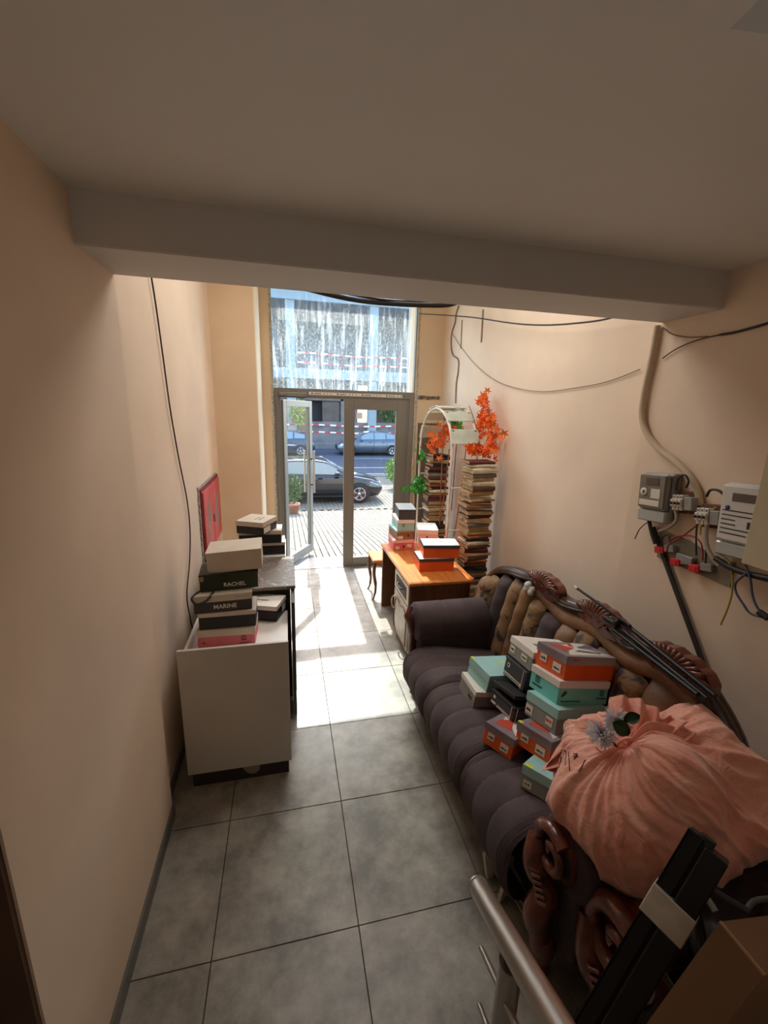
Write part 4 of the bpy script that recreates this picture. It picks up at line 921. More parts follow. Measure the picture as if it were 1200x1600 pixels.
# back channels
bk = [(3.13, 2.99, 't'), (2.99, 2.84, 'c'), (2.84, 2.68, 'v'), (2.68, 2.53, 'c'), (2.53, 2.40, 't'), (2.40, 2.25, 'c'), (2.25, 2.08, 'v'), (2.08, 1.93, 't'), (1.93, 1.77, 'c'), (1.77, 1.60, 't'), (1.60, 1.43, 'c'), (1.43, 1.25, 't'), (1.25, 1.07, 'c')]
for y1, y0, k in bk:
    yc = (y0 + y1) / 2; topz = crest_z(yc) - (.045 if yc > 2.45 else .125)
    def fn(a, b, y0=y0, y1=y1, yc=yc, topz=topz):
        z0 = .38; ztop = topz; arc = math.sin(PI * b) ** .5 if 0 < b < 1 else 0
        z = z0 + (ztop - z0) * a
        endr = math.sin(min(1, (1 - a) / .10) * PI / 2) if a > .9 else 1
        x = 1.49 + (1.635 - 1.49) * ((z - .38) / .67) + .035
        bul = (.052 + .014 * math.sin(a * PI)) * arc * endr
        bul += .004 * math.sin(z * 46 + y0 * 30) * arc
        return (x - bul, y0 + (y1 - y0) * b, z - .018 * (1 - arc) * (a > .9))
    m_ = {'t': tanl, 'c': crk, 'v': velv}[k]
    o = mk('back_channel', MB().grid(fn, 26, 13), m_, sofa)
    o['label'] = {'t': 'plain tan leatherette back channel', 'c': 'cracked peeling tan back channel', 'v': 'bare charcoal back channel'}[k]
# padded band along the top of the back, nearer half
def band(a, b):
    y = 2.43 - (2.43 - 1.09) * a; z = crest_z(y) - .145 + .105 * b; s = math.sin(PI * b) ** .5 if 0 < b < 1 else 0
    return (1.665 - .045 * s, y, z)
mk('back_band', MB().grid(band, 40, 8), tanl, sofa)
stf = MB(); random.seed(4)
for k in range(16): stf.sphere((1.60 + random.uniform(-.01, .01), 2.42 + random.uniform(-.05, .05), 1.0 + random.uniform(-.04, .02)), random.uniform(.012, .024), 6)
tag(mk('torn_stuffing', stf, mat('white_stuffing', (216, 210, 206), .95), sofa), kind='stuff')
# corner roll between back and far arm
mk('corner_roll', MB().grid(lambda a, b: (1.50 + .10 * a - .10 * math.cos(2 * PI * b) * (1 - .3 * a), 2.96 + .13 * math.sin(2 * PI * b) * (1 - .25 * a), .36 + (.42) * a), 12, 18, cv=True).sphere((1.60, 2.96, .775), .095, 12, sq=(.95, 1.1, .8)), crk, sofa)
# arms
def arm(yc, x0, x1, zc, ry, rz, m):
    def fn(a, b):
        x = x0 + (x1 - x0) * a; e = min(a, 1 - a); s = math.sin(min(1, e / .06) * PI / 2) ** .6 if e < .06 else 1
        s = max(s, .02); gr = 1 - .03 * max(0, 1 - abs(a - .42) / .02) - .03 * max(0, 1 - abs(a - .72) / .02)
        t = 2 * PI * b; return (x, yc + ry * s * gr * math.cos(t), zc + rz * s * gr * math.sin(t))
    return MB().grid(fn, 48, 24, cv=True)
A1 = mk('armrest', arm(2.80, .885, 1.50, .600, .140, .145, velv), velv, sofa)
mk('arm_panel', MB().box(.93, 1.55, 2.72, 2.92, .17, .56, c=.02), velv, sofa)
A2 = mk('armrest', arm(1.02, .92, 1.55, .585, .135, .13, velv), velv, sofa)
mk('arm_panel', MB().box(.96, 1.58, .93, 1.12, .17, .54, c=.02), velv, sofa)
def scroll_front(parent, x, y, zc, r, m, foot=True, dirn=1, zfoot=.0, nm='arm_scroll'):
    mb = MB()
    sp = []
    for t in range(34):
        a = -.6 + t * .28; rr_ = r * (1 - .027 * t); sp.append((x - .012, y + dirn * rr_ * math.sin(a), zc + rr_ * math.cos(a)))
    mb.tube(sp, [r * .26] * 8 + [r * .22] * 10 + [r * .17] * 10 + [r * .12] * 6, 8)
    mb.grid(lambda a, b: (x + .01 + .02 * (1 - a), y + dirn * r * .95 * a * math.cos(2 * PI * b), zc + r * .95 * a * math.sin(2 * PI * b)), 4, 24, cv=True)
    mb.grid(lambda a, b: (x + .05 * a, y + r * 1.02 * math.cos(2 * PI * b), zc + r * 1.02 * math.sin(2 * PI * b)), 2, 24, cv=True)
    mk(nm, mb, m, parent)
    st = MB()
    path = smooth_path([(x - .01, y + dirn * r * .85, zc - r * .2), (x - .03, y + dirn * r * .45, zc - r * 1.2), (x + .0, y + dirn * r * .1, zc - r * 2.0), (x - .04, y, zc - r * 2.9), (x - .01, y, .20)], 6)
    st.tube(path, [.040, .042, .045, .048, .05, .05, .048, .045, .042, .040, .040, .042, .045, .048, .05, .052, .052, .052, .05, .048, .046, .044, .042, .040, .038], 9)
    for k in range(6):
        st.tube([(x - .045, y + dirn * (.030 - .012 * k) - .02, zc - r * (.9 + .16 * k)), (x - .066, y + dirn * (.03 - .012 * k), zc - r * (.95 + .16 * k)), (x - .045, y + dirn * (.03 - .012 * k) + .03, zc - r * (1.05 + .16 * k))], .008, 6)
    mk('arm_stile', st, m, parent)
    ft = MB().lathe([(0, 0), (.030, 0), (.038, .02), (.026, .06), (.045, .11), (.052, .16), (.03, .20), (0, .2)], (x + .01, y, 0), 14)
    mk('foot', ft, m, parent)
scroll_front(sofa, .915, 1.035, .60, .100, rwood)
# far arm front: slimmer moulded stile
fs = MB(); fs.tube(smooth_path([(.872, 2.78, .735), (.850, 2.76, .68), (.872, 2.76, .60), (.888, 2.78, .52), (.90, 2.80, .42), (.90, 2.8, .25)], 5), [.020] * 5 + [.034] * 5 + [.036] * 5 + [.032] * 5 + [.03] * 6, 9)
mk('arm_stile', fs, rwood, sofa)
fz = MB().lathe([(0, 0), (.028, 0), (.040, .025), (.030, .055), (.044, .10), (.03, .15), (0, .15)], (.935, 2.80, 0), 14); o = mk('foot', fz, mat('worn_orange_wood', (176, 96, 66), .5, var=.1, scale=30), sofa); o['label'] = 'worn orange-brown carved foot'
for x, y in ((1.6, 1.1), (1.6, 2.95)): mk('foot', MB().lathe([(0, 0), (.03, 0), (.035, .17), (0, .17)], (x, y, 0), 12), dwood, sofa)

# rods lying along the sofa back
rods = empty('curtain_rods', (1.55, 1.6, 1.05), 'bundle of black metal rods lying along the top of the sofa back', 'rods')
steelb = mat('black_rod_metal', (26, 27, 30), .35, .4)
for k, (a, b, r) in enumerate((([(1.575,1.592,1.182)][0], [(1.545,1.068,1.142)][0], .011), ([(1.560,1.594,1.155)][0], [(1.530,1.083,1.121)][0], .011), ([(1.545,1.589,1.131)][0], [(1.515,1.109,1.121)][0], .011), ([(1.585,1.938,1.201)][0], [(1.560,1.509,1.194)][0], .007))):
    mk('rod', MB().tube([a, tuple((a[i] + b[i]) / 2 for i in range(3)), b], r, 10), steelb, rods)
j1 = [(1.555,1.659,1.156),(1.555,1.573,1.160)]
mk('rod_joint', MB().tube([j1[0], j1[1]], .018, 12), steelb, rods)
mk('rod_clip', MB().sphere([(1.545,1.573,1.178)][0], .016, 10), steelb, rods)
ec = [(1.580,1.944,1.207),(1.580,1.921,1.201)]
mk('rod_tip', MB().tube([ec[0], ec[1]], .0085, 8), C_lbl, rods)

# ================================================================ ARMCHAIR in front of the sofa end
ac = empty('armchair', (1.35, .55, 0), 'dark armchair with tan cushion and carved scroll arm, at the near end of the sofa', 'armchair')
mk('seat_base', MB().box(1.08, 1.74, .12, .86, .16, .42, c=.03), velv, ac)
mk('seat_cushion', MB().grid(lambda a, b: (1.04 + .62 * a, .22 + .52 * b, .42 + .09 * (math.sin(PI * a) * math.sin(PI * b)) ** .35), 14, 14), velv, ac)
mk('backrest', MB().box(1.68, 1.80, .10, .88, .3, .82, c=.04), velv, ac)
mk('armrest', arm(.80, 1.03, 1.68, .535, .10, .10, crk), crk, ac)
mk('armrest', arm(.14, 1.03, 1.68, .535, .10, .10, crk), crk, ac)
scroll_front(ac, 1.0, .795, .50, .135, rwood)
scroll_front(ac, 1.0, .15, .50, .12, rwood)

# ================================================================ ORANGE BAG AND FLOWERS
bagm = bpy.data.materials.new('orange_thin_cloth'); bagm.use_nodes = True
_t = bagm.node_tree; _p = _t.nodes['Principled BSDF']; _p.inputs['Base Color'].default_value = rgb(244, 164, 134); _p.inputs['Roughness'].default_value = .55; _p.inputs['Sheen Weight'].default_value = .3
_g = _t.nodes.new('ShaderNodeTexCoord'); _n = _t.nodes.new('ShaderNodeTexNoise'); _n.inputs['Scale'].default_value = 7; _n.inputs['Detail'].default_value = 5; _n.inputs['Distortion'].default_value = 1.6
_b = _t.nodes.new('ShaderNodeBump'); _b.inputs['Strength'].default_value = .55; _b.inputs['Distance'].default_value = .02
_t.links.new(_g.outputs['Object'], _n.inputs['Vector']); _n3 = _t.nodes.new('ShaderNodeTexNoise'); _n3.inputs['Scale'].default_value = 16; _n3.inputs['Detail'].default_value = 4; _n3.inputs['Distortion'].default_value = 2.5
_b2 = _t.nodes.new('ShaderNodeBump'); _b2.inputs['Strength'].default_value = .35; _b2.inputs['Distance'].default_value = .012; _t.links.new(_g.outputs['Object'], _n3.inputs['Vector']); _t.links.new(_n3.outputs['Fac'], _b2.inputs['Height'])
_t.links.new(_n.outputs['Fac'], _b.inputs['Height']); _t.links.new(_b.outputs[0], _b2.inputs['Normal']); _t.links.new(_b2.outputs[0], _p.inputs['Normal'])
_r = _t.nodes.new('ShaderNodeValToRGB'); _r.color_ramp.elements[0].color = rgb(236, 156, 132); _r.color_ramp.elements[1].color = rgb(244, 182, 160); _r.color_ramp.elements[0].position = .35; _r.color_ramp.elements[1].position = .7
_t.links.new(_n.outputs['Fac'], _r.inputs[0]); _t.links.new(_r.outputs[0], _p.inputs['Base Color'])
BC = Vector((1.328, 1.014, .80)); KN = Vector((1.125, 1.052, 1.051))
pole = (KN - BC).normalized()
e1 = Vector((0, -1, 0)); e1 = (e1 - pole * e1.dot(pole)).normalized(); e2 = pole.cross(e1)
BR = (.405, .265, .278)
from mathutils import noise as mnoise
def bag_pt(a, b):
    th = PI * a; ph = 2 * PI * b
    d = pole * math.cos(th) + (e1 * math.cos(ph) + e2 * math.sin(ph)) * math.sin(th)
    k = 1 / math.sqrt((d.x / BR[0]) ** 2 + (d.y / BR[1]) ** 2 + (d.z / BR[2]) ** 2)
    # squarer, sagging silhouette with soft corners
    k *= 1 + .10 * (abs(d.x * d.y) * 2) ** 1.2
    lob = .035 * mnoise.noise(d * 1.6 + Vector((3, 1, 5))) * 2
    w = math.exp(-((th - .45) / .55) ** 2)
    fold = 0
    fr = 2 * PI * b
    ph2 = fr + .30 * mnoise.noise(Vector((a * 3, math.cos(fr), math.sin(fr)))) * 2
    fold += .014 * w * abs(mnoise.noise(Vector((math.cos(ph2) * 3.6, math.sin(ph2) * 3.6, 2 + a * 1.5)))) * 2.2 + .006 * w * mnoise.noise(Vector((math.cos(ph2) * 9, math.sin(ph2) * 9, a))) * 2
    long = math.exp(-((th - 1.35) / .75) ** 2)
    q = Vector((math.cos(fr) * 2.6, math.sin(fr) * 2.6, a * 2.6))
    rn = 1 - abs(mnoise.noise(q + Vector((7, 3, 1)))) * 2.6
    fold += long * .020 * max(0, rn) ** 2
    rn2 = 1 - abs(mnoise.noise(q * 2.3 + Vector((1, 8, 4)))) * 2.6
    fold += (.4 + long) * .007 * max(0, rn2) ** 2
    k = k + lob + fold
    # knot: pinch in near the pole then rises to the tie
    if th < .34: k *= 1 - .16 * (1 - th / .34) ** 1.0
    p = BC + d * k
    if p.z < .50: p.z = .50 - (.50 - p.z) * .45
    return tuple(p)
bag = empty('orange_bag', (1.40, 1.0, .5), 'large bulging orange cloth bag tied at the top on the sofa end', 'bag')
sack = mk('sack', MB().grid(bag_pt, 150, 260, cv=True), bagm, bag)
# gathered ears above the knot
K0 = BC + pole * ((1 / math.sqrt((pole.x / BR[0]) ** 2 + (pole.y / BR[1]) ** 2 + (pole.z / BR[2]) ** 2)) * .86)
def ear(base, tip, width, seed, pt=False):
    base, tip = Vector(base), Vector(tip); ax = (tip - base); L = ax.length; ax.normalize(); sd_ = ax.cross(Vector((-.5, -.8, .4))).normalized(); up = sd_.cross(ax)
    random.seed(seed); ph = random.uniform(0, 6)
    def fn(a, b):
        wv = width * (.18 + .82 * math.sin(PI * min(1, a * .95) * .62) ** .9)
        s = (b - .5) * 2
        if pt: wv = width * (1 - a) ** .75 * (.6 + .4 * min(1, a * 4))
        return tuple(base + ax * (L * a * (1 - .10 * s * s)) + sd_ * (wv * s) + up * (.018 * math.sin(s * 9 + ph) * (.3 + a) + .03 * (1 - s * s) * math.sin(PI * a * .8)))
    return MB().grid(fn, 16, 40)
T1_ = [(1.260,1.138,1.116)][0]; T2_ = [(1.470,1.130,1.049)][0]; T3_ = [(0.960,1.217,0.794)][0]
kz = Vector(K0)
mk('gathered_flap', ear(kz + Vector((.02, .0, -.01)), T1_, .085, 1), bagm, bag)
mk('gathered_flap', ear(kz + Vector((.05, -.04, -.01)), kz + Vector((.22, -.02, .06)), .06, 2), bagm, bag)
mk('gathered_flap', ear(kz + Vector((.0, .05, -.05)), T3_, .15, 3, True), bagm, bag)
tie = MB().tube(smooth_path([tuple(kz + Vector((.035 * math.cos(t), .01 * t * .3, .03 * math.sin(t)))) for t in np.linspace(0, 2 * PI, 12)], 2), .006, 6)
mk('tie_cord', tie, bagm, bag)
# pen marks written on the cloth
from mathutils.bvhtree import BVHTree
bv = BVHTree.FromPolygons([v.co + Vector(bag.location) for v in sack.data.vertices], [tuple(q.vertices) for q in sack.data.polygons])
pen = MB()
for st_k in [[(0.800,0.939,1.152),(0.800,0.938,1.120),(0.800,0.939,1.089)], [(0.800,0.939,1.152),(0.800,0.922,1.163),(0.800,0.918,1.141),(0.800,0.916,1.118)], [(0.800,0.912,1.172),(0.800,0.903,1.146),(0.800,0.895,1.119)], [(0.800,0.890,1.185),(0.800,0.875,1.193),(0.800,0.887,1.168)], [(0.800,0.876,1.198),(0.800,0.885,1.170)], [(0.800,0.891,1.175),(0.800,0.872,1.191)], [(0.800,0.844,1.206),(0.800,0.850,1.181),(0.800,0.860,1.151)], [(0.800,0.814,1.274),(0.800,0.795,1.277)]]:
    o3 = []
    for q in smooth_path(st_k, 4):
        h = bv.ray_cast(q, (q - Vector((0, 0, 2.15))).normalized())
        if h[0]: o3.append(h[0] - (q - Vector((0, 0, 2.15))).normalized() * .002)
    if len(o3) > 1: pen.tube(o3, .0016, 5)
tag(mk('pen_marks', pen, C_ink, bag), kind='stuff')
# flowers
fl_ = empty('artificial_flowers', tuple(kz), 'white artificial flowers with green leaves tucked into the bag knot', 'flowers')
petal = mat('white_petal', (246, 242, 246), .6, var=.03); gl_ = mat('dark_green_leaf', (36, 62, 30), .45, var=.15, scale=20)
def chrys(c, r, seed, n=260):
    random.seed(seed); mb = MB()
    for k in range(n):
        th = random.uniform(.1, 1.5); ph = random.uniform(0, 2 * PI); d = Vector((math.sin(th) * math.cos(ph), math.sin(th) * math.sin(ph), math.cos(th)))
        R_ = Vector((-.45, -.6, .6)).to_track_quat('Z', 'Y'); d = R_ @ d; s = d.orthogonal().normalized() * r * .075; L = r * random.uniform(.8, 1.1)
        c_ = Vector(c); mb.add([c_ + s * .6, c_ - s * .6, c_ + d * L * .7 - s, c_ + d * L, c_ + d * L * .7 + s], [(0, 1, 2, 3, 4)])
    return mb
f1 = [(1.075,1.085,1.044)][0]; f2 = [(1.110,1.065,1.111)][0]; lf1 = [(1.060,1.030,1.135)][0]; lf2 = [(1.070,0.999,1.166)][0]
mk('flower_head', chrys(f1, .058, 1), petal, fl_); mk('flower_head', chrys(f2, .052, 2), petal, fl_)
def bigleaf(c, dirv, L, w):
    c = Vector(c); d = Vector(dirv).normalized(); n = Vector((-.45, -.65, .6)).normalized(); s = d.cross(n).normalized()
    def fn(a, b): return tuple(c + d * (L * a) + s * ((b - .5) * 2 * w * math.sin(PI * min(.999, a)) ** .7) + n * (.012 * (abs(b - .5) * 2) + .01 * math.sin(PI * a)))
    return MB().grid(fn, 10, 7)
mk('leaf', bigleaf(lf1, (.6, -.25, -.35), .07, .026), gl_, fl_); mk('leaf', bigleaf(lf2, (.5, -.3, .45), .055, .018), gl_, fl_)
mk('stem', MB().tube(smooth_path([f1, tuple(kz + Vector((0, -.02, -.03))), tuple(kz + Vector((.03, -.09, -.06)))], 4), .005, 6), gl_, fl_)

# ================================================================ RED WALL CABINET, CABLES
redm = mat('faded_red_paint', (214, 84, 84), .5, col2=(190, 60, 62), scale=5, coord='World'); redd = mat('dark_red_edge', (120, 28, 34), .6)
rcab = empty('red_wall_cabinet', (XL, 3.95, .95), 'faded red metal cabinet with two doors recessed in the left wall', 'cabinet')
mk('cabinet_frame', MB().box(XL, XL + .020, 3.52, 4.40, .90, 1.50), redd, rcab)
for y0, y1 in ((3.545, 3.955), (3.965, 4.375)):
    d_ = mk('cabinet_door', MB().box(XL + .012, XL + .034, y0, y1, .925, 1.475, c=.004), redm, rcab)
    mk('worn_oval', MB().grid(lambda a, b: (XL + .0345, (y0 + y1) / 2 + .075 * a * math.cos(2 * PI * b), 1.2 + .19 * a * math.sin(2 * PI * b)), 2, 20, cv=True), mat('worn_grey_patch', (150, 120, 104), .7, var=.1), d_)
mk('handle', MB().box(XL + .034, XL + .05, 3.945, 3.975, 1.13, 1.20, c=.004), alu_l, rcab)
rgm = MB(); random.seed(6)
for k in range(26):
    z = .88 + k * .025; rgm.box(XL, XL + .012, 3.50 - random.uniform(0, .02), 3.525, z, z + .022)
for k in range(30):
    y = 3.5 + k * .03; rgm.box(XL, XL + .010, y, y + .03, 1.498, 1.508 + random.uniform(0, .012))
tag(mk('broken_plaster_edge', rgm, rough_pl, rcab), kind='stuff')
cab_d = mat('dark_cable', (52, 44, 40), .6); cab_w = mat('cream_cable', (206, 186, 158), .6); cab_t = mat('thin_grey_wire', (120, 104, 88), .7)
tag(mk('hanging_cable', MB().tube(smooth_path([(-0.675,2.683,2.812),(-0.675,2.726,2.665),(-0.675,2.778,2.405),(-0.675,2.834,2.120),(-0.675,2.945,1.799),(-0.675,3.066,1.522),(-0.675,3.082,1.289),(-0.675,2.986,1.086),(-0.675,2.842,0.913),(-0.675,2.875,0.732),(-0.675,2.940,0.564)], 5), .0045, 6), cab_d), 'thin dark cable hanging down the left wall beside the counter', 'cable')
w = MB().tube(smooth_path([(.10, 2.08, 2.665), [(0.284,2.120,2.649)][0], [(0.483,2.200,2.660)][0], [(0.752,2.120,2.654)][0], (.83, 2.07, 2.67)], 5), .011, 8)
tag(mk('cable_bundle', w.tube(smooth_path([(.15, 2.10, 2.68), [(0.415,2.180,2.673)][0], [(0.613,2.200,2.678)][0], (.86, 2.08, 2.68)], 5), .006, 6), cab_d), 'dark cable bundle sagging below the beam over the transom window', 'cable')
tag(mk('sagging_wire', MB().tube(smooth_path([[(1.660,5.503,3.415)][0] if False else (1.66, 5.5, 3.34)] + [(1.929,4.600,3.153)][0:1] + [(1.950,3.642,2.922),(1.950,3.138,2.820),(1.950,2.750,2.765),(1.950,2.469,2.738),(1.950,2.288,2.743)], 5), .006, 6), cab_d), 'dark wire swagged from the transom window to the right wall', 'cable')
wr_ = [(2.030,5.289,3.107),(2.030,4.927,2.876),(2.030,4.483,2.644),(2.030,4.008,2.464),(2.030,3.567,2.373),(2.030,3.164,2.332),(2.030,2.771,2.345),(2.030,2.460,2.371),(2.030,2.211,2.425)]
wr2 = [(1.945,1.979,2.457),(1.945,1.909,2.493),(1.945,1.808,2.519),(1.945,1.697,2.528),(1.945,1.610,2.528),(1.945,1.482,2.542)]
tag(mk('thin_wire', MB().tube(smooth_path(wr_, 4), .0028, 5), cab_t), 'thin wire drooping across the right wall under the beam', 'cable')
tag(mk('thin_wire', MB().tube(smooth_path(wr2, 4), [.0030] * 13 + [.006] * 8, 5), cab_d), 'dark frayed wire climbing the right wall to the picture edge', 'cable')
tag(mk('thin_wire', MB().tube(smooth_path([(1.945,2.008,2.613),(1.945,1.945,2.572),(1.945,1.848,2.542),(1.945,1.744,2.530)], 4), .0028, 5), cab_t), 'short thin wire stuck on the right wall just under the beam', 'cable')
tag(mk('wall_chase', MB().tube(smooth_path([(2.034,5.122,3.378),(2.034,5.189,3.307),(2.034,5.212,3.204),(2.034,5.299,3.109),(2.034,5.295,2.959),(2.034,5.210,2.836),(2.034,5.034,2.766),(2.034,5.010,2.633),(2.034,5.045,2.487),(2.034,5.026,2.261)], 4), .010, 6), mat('chase_brown', (140, 122, 104), .9, var=.1)), 'brown cable run chased roughly down the right wall above the arch', 'cable')
tag(mk('wall_slot', MB().tube([(2.036,4.442,3.199),(2.036,4.428,2.878)], .010, 6), mat('chase_brown', (140, 122, 104), .9)), 'short dark vertical slot in the right wall under the beam', 'slot')
tag(mk('wall_slot', MB().tube([(2.036,5.000,3.201),(2.036,4.981,2.883)], .006, 6), mat('chase_brown', (140, 122, 104), .9)), 'short narrow vertical slot near the corner of the right wall', 'slot')
pipe = [(1.935,2.038,2.627),(1.935,2.040,2.463),(1.935,2.052,2.297),(1.935,2.041,2.159),(1.935,1.979,2.058),(1.935,1.880,1.983),(1.935,1.776,1.935),(1.935,1.683,1.873),(1.935,1.629,1.810),(1.935,1.601,1.746)]
tag(mk('cable_conduit', MB().tube(smooth_path(pipe, 5), .016, 10), cab_w), 'cream flexible conduit curving down the right wall to the meters', 'conduit')

# ================================================================ METERS AND WIRING ON THE RIGHT WALL
mgrey = mat('meter_grey', (150, 150, 144), .4, var=.03); mwhite = mat('meter_white', (214, 212, 208), .4); lcd = mat('meter_display', (92, 84, 76), .25)
mclear = mat('meter_clear_cover', (176, 180, 176), .15, spec=.8); bkw = mat('breaker_white', (222, 216, 204), .45); brk = mat('socket_brown', (104, 66, 50), .7)
WX = 1.955
def on_wall(name, label, cat, y, z, rotx=0.0): return empty(name, (WX, y, z), label, cat, rot=(rotx, 0, 0))
# local frame: -x out of the wall, y along it, z up
m1 = on_wall('electric_meter', 'older grey electricity meter with round seal, left of the wiring', 'meter', 1.82, 1.75, math.radians(-5))
mk('meter_case', MB().box(-.055, 0, -.095, .095, -.12, .12, c=.008).box(-.085, -.055, -.085, .085, -.07, .115, c=.008), mgrey, m1, local=True)
mk('meter_window', MB().box(-.092, -.085, -.08, .08, -.06, .11, c=.004), mat('meter_face', (120, 122, 112), .15, spec=.8), m1, local=True)
mk('display', MB().box(-.095, -.092, -.045, .035, .06, .095), lcd, m1, local=True)
mk('round_dial', MB().lathe([(.009, 0), (.022, 0), (.022, .003), (.009, .003)], (0, 0, 0), 18, T=Matrix.Translation((-.092, .045, .02)) @ Matrix.Rotation(-PI / 2, 4, 'Y')), C_lbl, m1, local=True)
mk('label', MB().box(-.094, -.092, -.055, .0, -.01, .04).box(-.094, -.092, -.055, .07, -.05, -.02), C_lbl, m1, local=True)
mk('terminal_cover', MB().box(-.082, -.03, -.088, .088, -.135, -.075, c=.006), mclear, m1, local=True)
m2 = on_wall('electric_meter', 'white electricity meter with digital display beside the beige cabinet', 'meter', 1.36, 1.74, math.radians(-4))
mk('meter_case', MB().box(-.06, 0, -.105, .105, -.165, .15, c=.012).box(-.085, -.06, -.098, .098, -.105, .145, c=.010), mwhite, m2, local=True)
mk('display', MB().box(-.088, -.085, -.06, .045, .075, .11, c=.001), lcd, m2, local=True)
mk('blue_mark', MB().lathe([(0, .002), (.010, .002), (.010, 0)], (0, 0, 0), 14, T=Matrix.Translation((-.085, .06, .045)) @ Matrix.Rotation(-PI / 2, 4, 'Y')), mat('blue_ink', (44, 62, 130), .5), m2, local=True)
pr_ = MB(); random.seed(2)
for k in range(6): pr_.box(-.0862, -.085, .075 - random.uniform(.05, .13), .08, .03 - k * .02, .035 - k * .02)
pr_.box(-.0862, -.085, -.055, -.03, -.035, -.005); mk('printed_text', pr_, C_ink, m2, local=True)
mk('terminal_cover', MB().box(-.078, -.02, -.10, .10, -.17, -.11, c=.006), mclear, m2, local=True)
def breaker(label, y, z, n, rot):
    e = on_wall('circuit_breaker', label, 'breaker', y, z, math.radians(rot))
    mk('mounting_block', MB().box(-.03, 0, -.035 - .01 * n, .035, -.055, .055, c=.004), brk, e, local=True)
    for k in range(n):
        yy = .03 - k * .020
        m_ = mk('breaker_module', MB().box(-.07, -.03, yy - .018, yy, -.038, .038, c=.002).box(-.082, -.07, yy - .018, yy, -.018, .018, c=.002), bkw, e, local=True)
        mk('toggle', MB().box(-.092, -.082, yy - .013, yy - .005, -.008, .004), alu_d, m_, local=True)
        mk('screw', MB().lathe([(0, .001), (.004, .001), (.004, 0)], (0, 0, 0), 8, T=Matrix.Translation((-.0705, yy - .009, .028)) @ Matrix.Rotation(-PI / 2, 4, 'Y')), alu_d, m_, local=True)
    mk('relay', MB().box(-.07, -.03, .028 - n * .020 - .045, .028 - n * .020, -.035, .03, c=.003), mgrey, e, local=True)
breaker('white circuit breaker with relay close beside the grey meter', 1.68, 1.745, 3, -8)
breaker('white circuit breaker on the left side of the white meter', 1.54, 1.71, 3, -8)
# mounting board with terminal blocks
bdm = mat('grey_board', (140, 132, 114), .8, var=.04, scale=10)
bd2 = empty('wiring_board', (WX, 1.62, 1.4), 'grey mounting board with red-capped terminal blocks below the meters', 'board')
bp_ = [(1.945,1.801,1.568),(1.945,1.794,1.418),(1.945,1.394,1.414),(1.945,1.396,1.528),(1.945,1.478,1.523),(1.945,1.635,1.558)]
mk('board', MB().add([p for p in bp_] + [(p[0] + .009, p[1], p[2]) for p in bp_], [tuple(range(6)), tuple(range(6, 12))] + [(i, (i + 1) % 6, 6 + (i + 1) % 6, 6 + i) for i in range(6)]), bdm, bd2)
redt = mat('red_terminal', (206, 34, 48), .45)
for k, c in enumerate([(1.930,1.761,1.470),(1.930,1.657,1.439),(1.930,1.552,1.445)]):
    r = Matrix.Translation(c) @ Matrix.Rotation(math.radians(-12), 4, 'X')
    t_ = mk('terminal_block', MB().box(-.012, .016, -.085, -.026, -.006, .030, T=r, c=.003), mgrey, bd2)
    mk('red_cap', MB().box(-.018, .016, -.026, .028, -.018, .018, T=r, c=.003).box(-.022, -.018, -.012, .002, -.006, .006, T=r), redt, t_)
mk('terminal_block', MB().box(1.915, 1.945, 1.57, 1.66, 1.455, 1.49, c=.003), mgrey, bd2)
# loose wires
def wires(label, pts, r, m, k=5): return tag(mk('loose_wire', MB().tube(smooth_path(pts, k), r, 6), m), label, 'wire')
wred = mat('wire_red', (140, 40, 44), .5); wyel = mat('wire_yellow_green', (176, 164, 70), .5); wblk = mat('wire_black', (40, 36, 36), .5); wblu = mat('wire_blue', (72, 84, 110), .5); wgry = mat('wire_grey', (170, 160, 144), .5)
wires('red wire from the breaker down to the terminal blocks', [(1.900,1.512,1.737),(1.900,1.561,1.669),(1.900,1.631,1.584),(1.900,1.692,1.525),(1.900,1.698,1.482)], .004, wred)
wires('yellow-green wire curling down from the breaker beside the white meter', [(1.900,1.499,1.764),(1.900,1.518,1.711),(1.900,1.546,1.661),(1.900,1.543,1.617)], .004, wyel)
wires('long yellow-green wire dangling free below the white meter', [(1.900,1.456,1.564),(1.900,1.392,1.544),(1.900,1.362,1.483),(1.900,1.347,1.414),(1.900,1.349,1.336),(1.900,1.362,1.247)], .0045, wyel)
wires('dark blue wire looping down to a black connector at the right edge', [(1.880,1.306,1.559),(1.880,1.275,1.505),(1.880,1.252,1.443),(1.880,1.222,1.399),(1.880,1.184,1.384)], .005, wblu)
wires('grey-blue wire loop under the beige cabinet', [(1.880,1.295,1.523),(1.880,1.326,1.469),(1.880,1.317,1.428),(1.880,1.276,1.388),(1.880,1.245,1.365),(1.880,1.200,1.370),(1.880,1.179,1.381)], .005, wblu)
wires('black wire arching over the left red terminal', [(1.900,1.740,1.492),(1.900,1.736,1.546),(1.900,1.709,1.568),(1.900,1.685,1.527)], .0035, wblk)
wires('thick grey cable curving between breaker and white meter', [(1.900,1.518,1.736),(1.900,1.520,1.658),(1.900,1.504,1.585),(1.900,1.468,1.535),(1.900,1.425,1.507)], .010, wgry)
wires('thick black cable along the lower wall to the right edge', [(1.900,1.449,1.535),(1.900,1.381,1.518),(1.900,1.299,1.517),(1.900,1.214,1.529)], .014, wblk)
wires('grey wire hanging from the older meter to the board', [(1.900,1.698,1.709),(1.900,1.680,1.657),(1.900,1.710,1.609),(1.900,1.765,1.572)], .008, wgry)
wires('bunch end of wires leaving the bottom of the older meter', [(1.900,1.841,1.615),(1.900,1.810,1.552),(1.900,1.774,1.499)], .010, wblk)
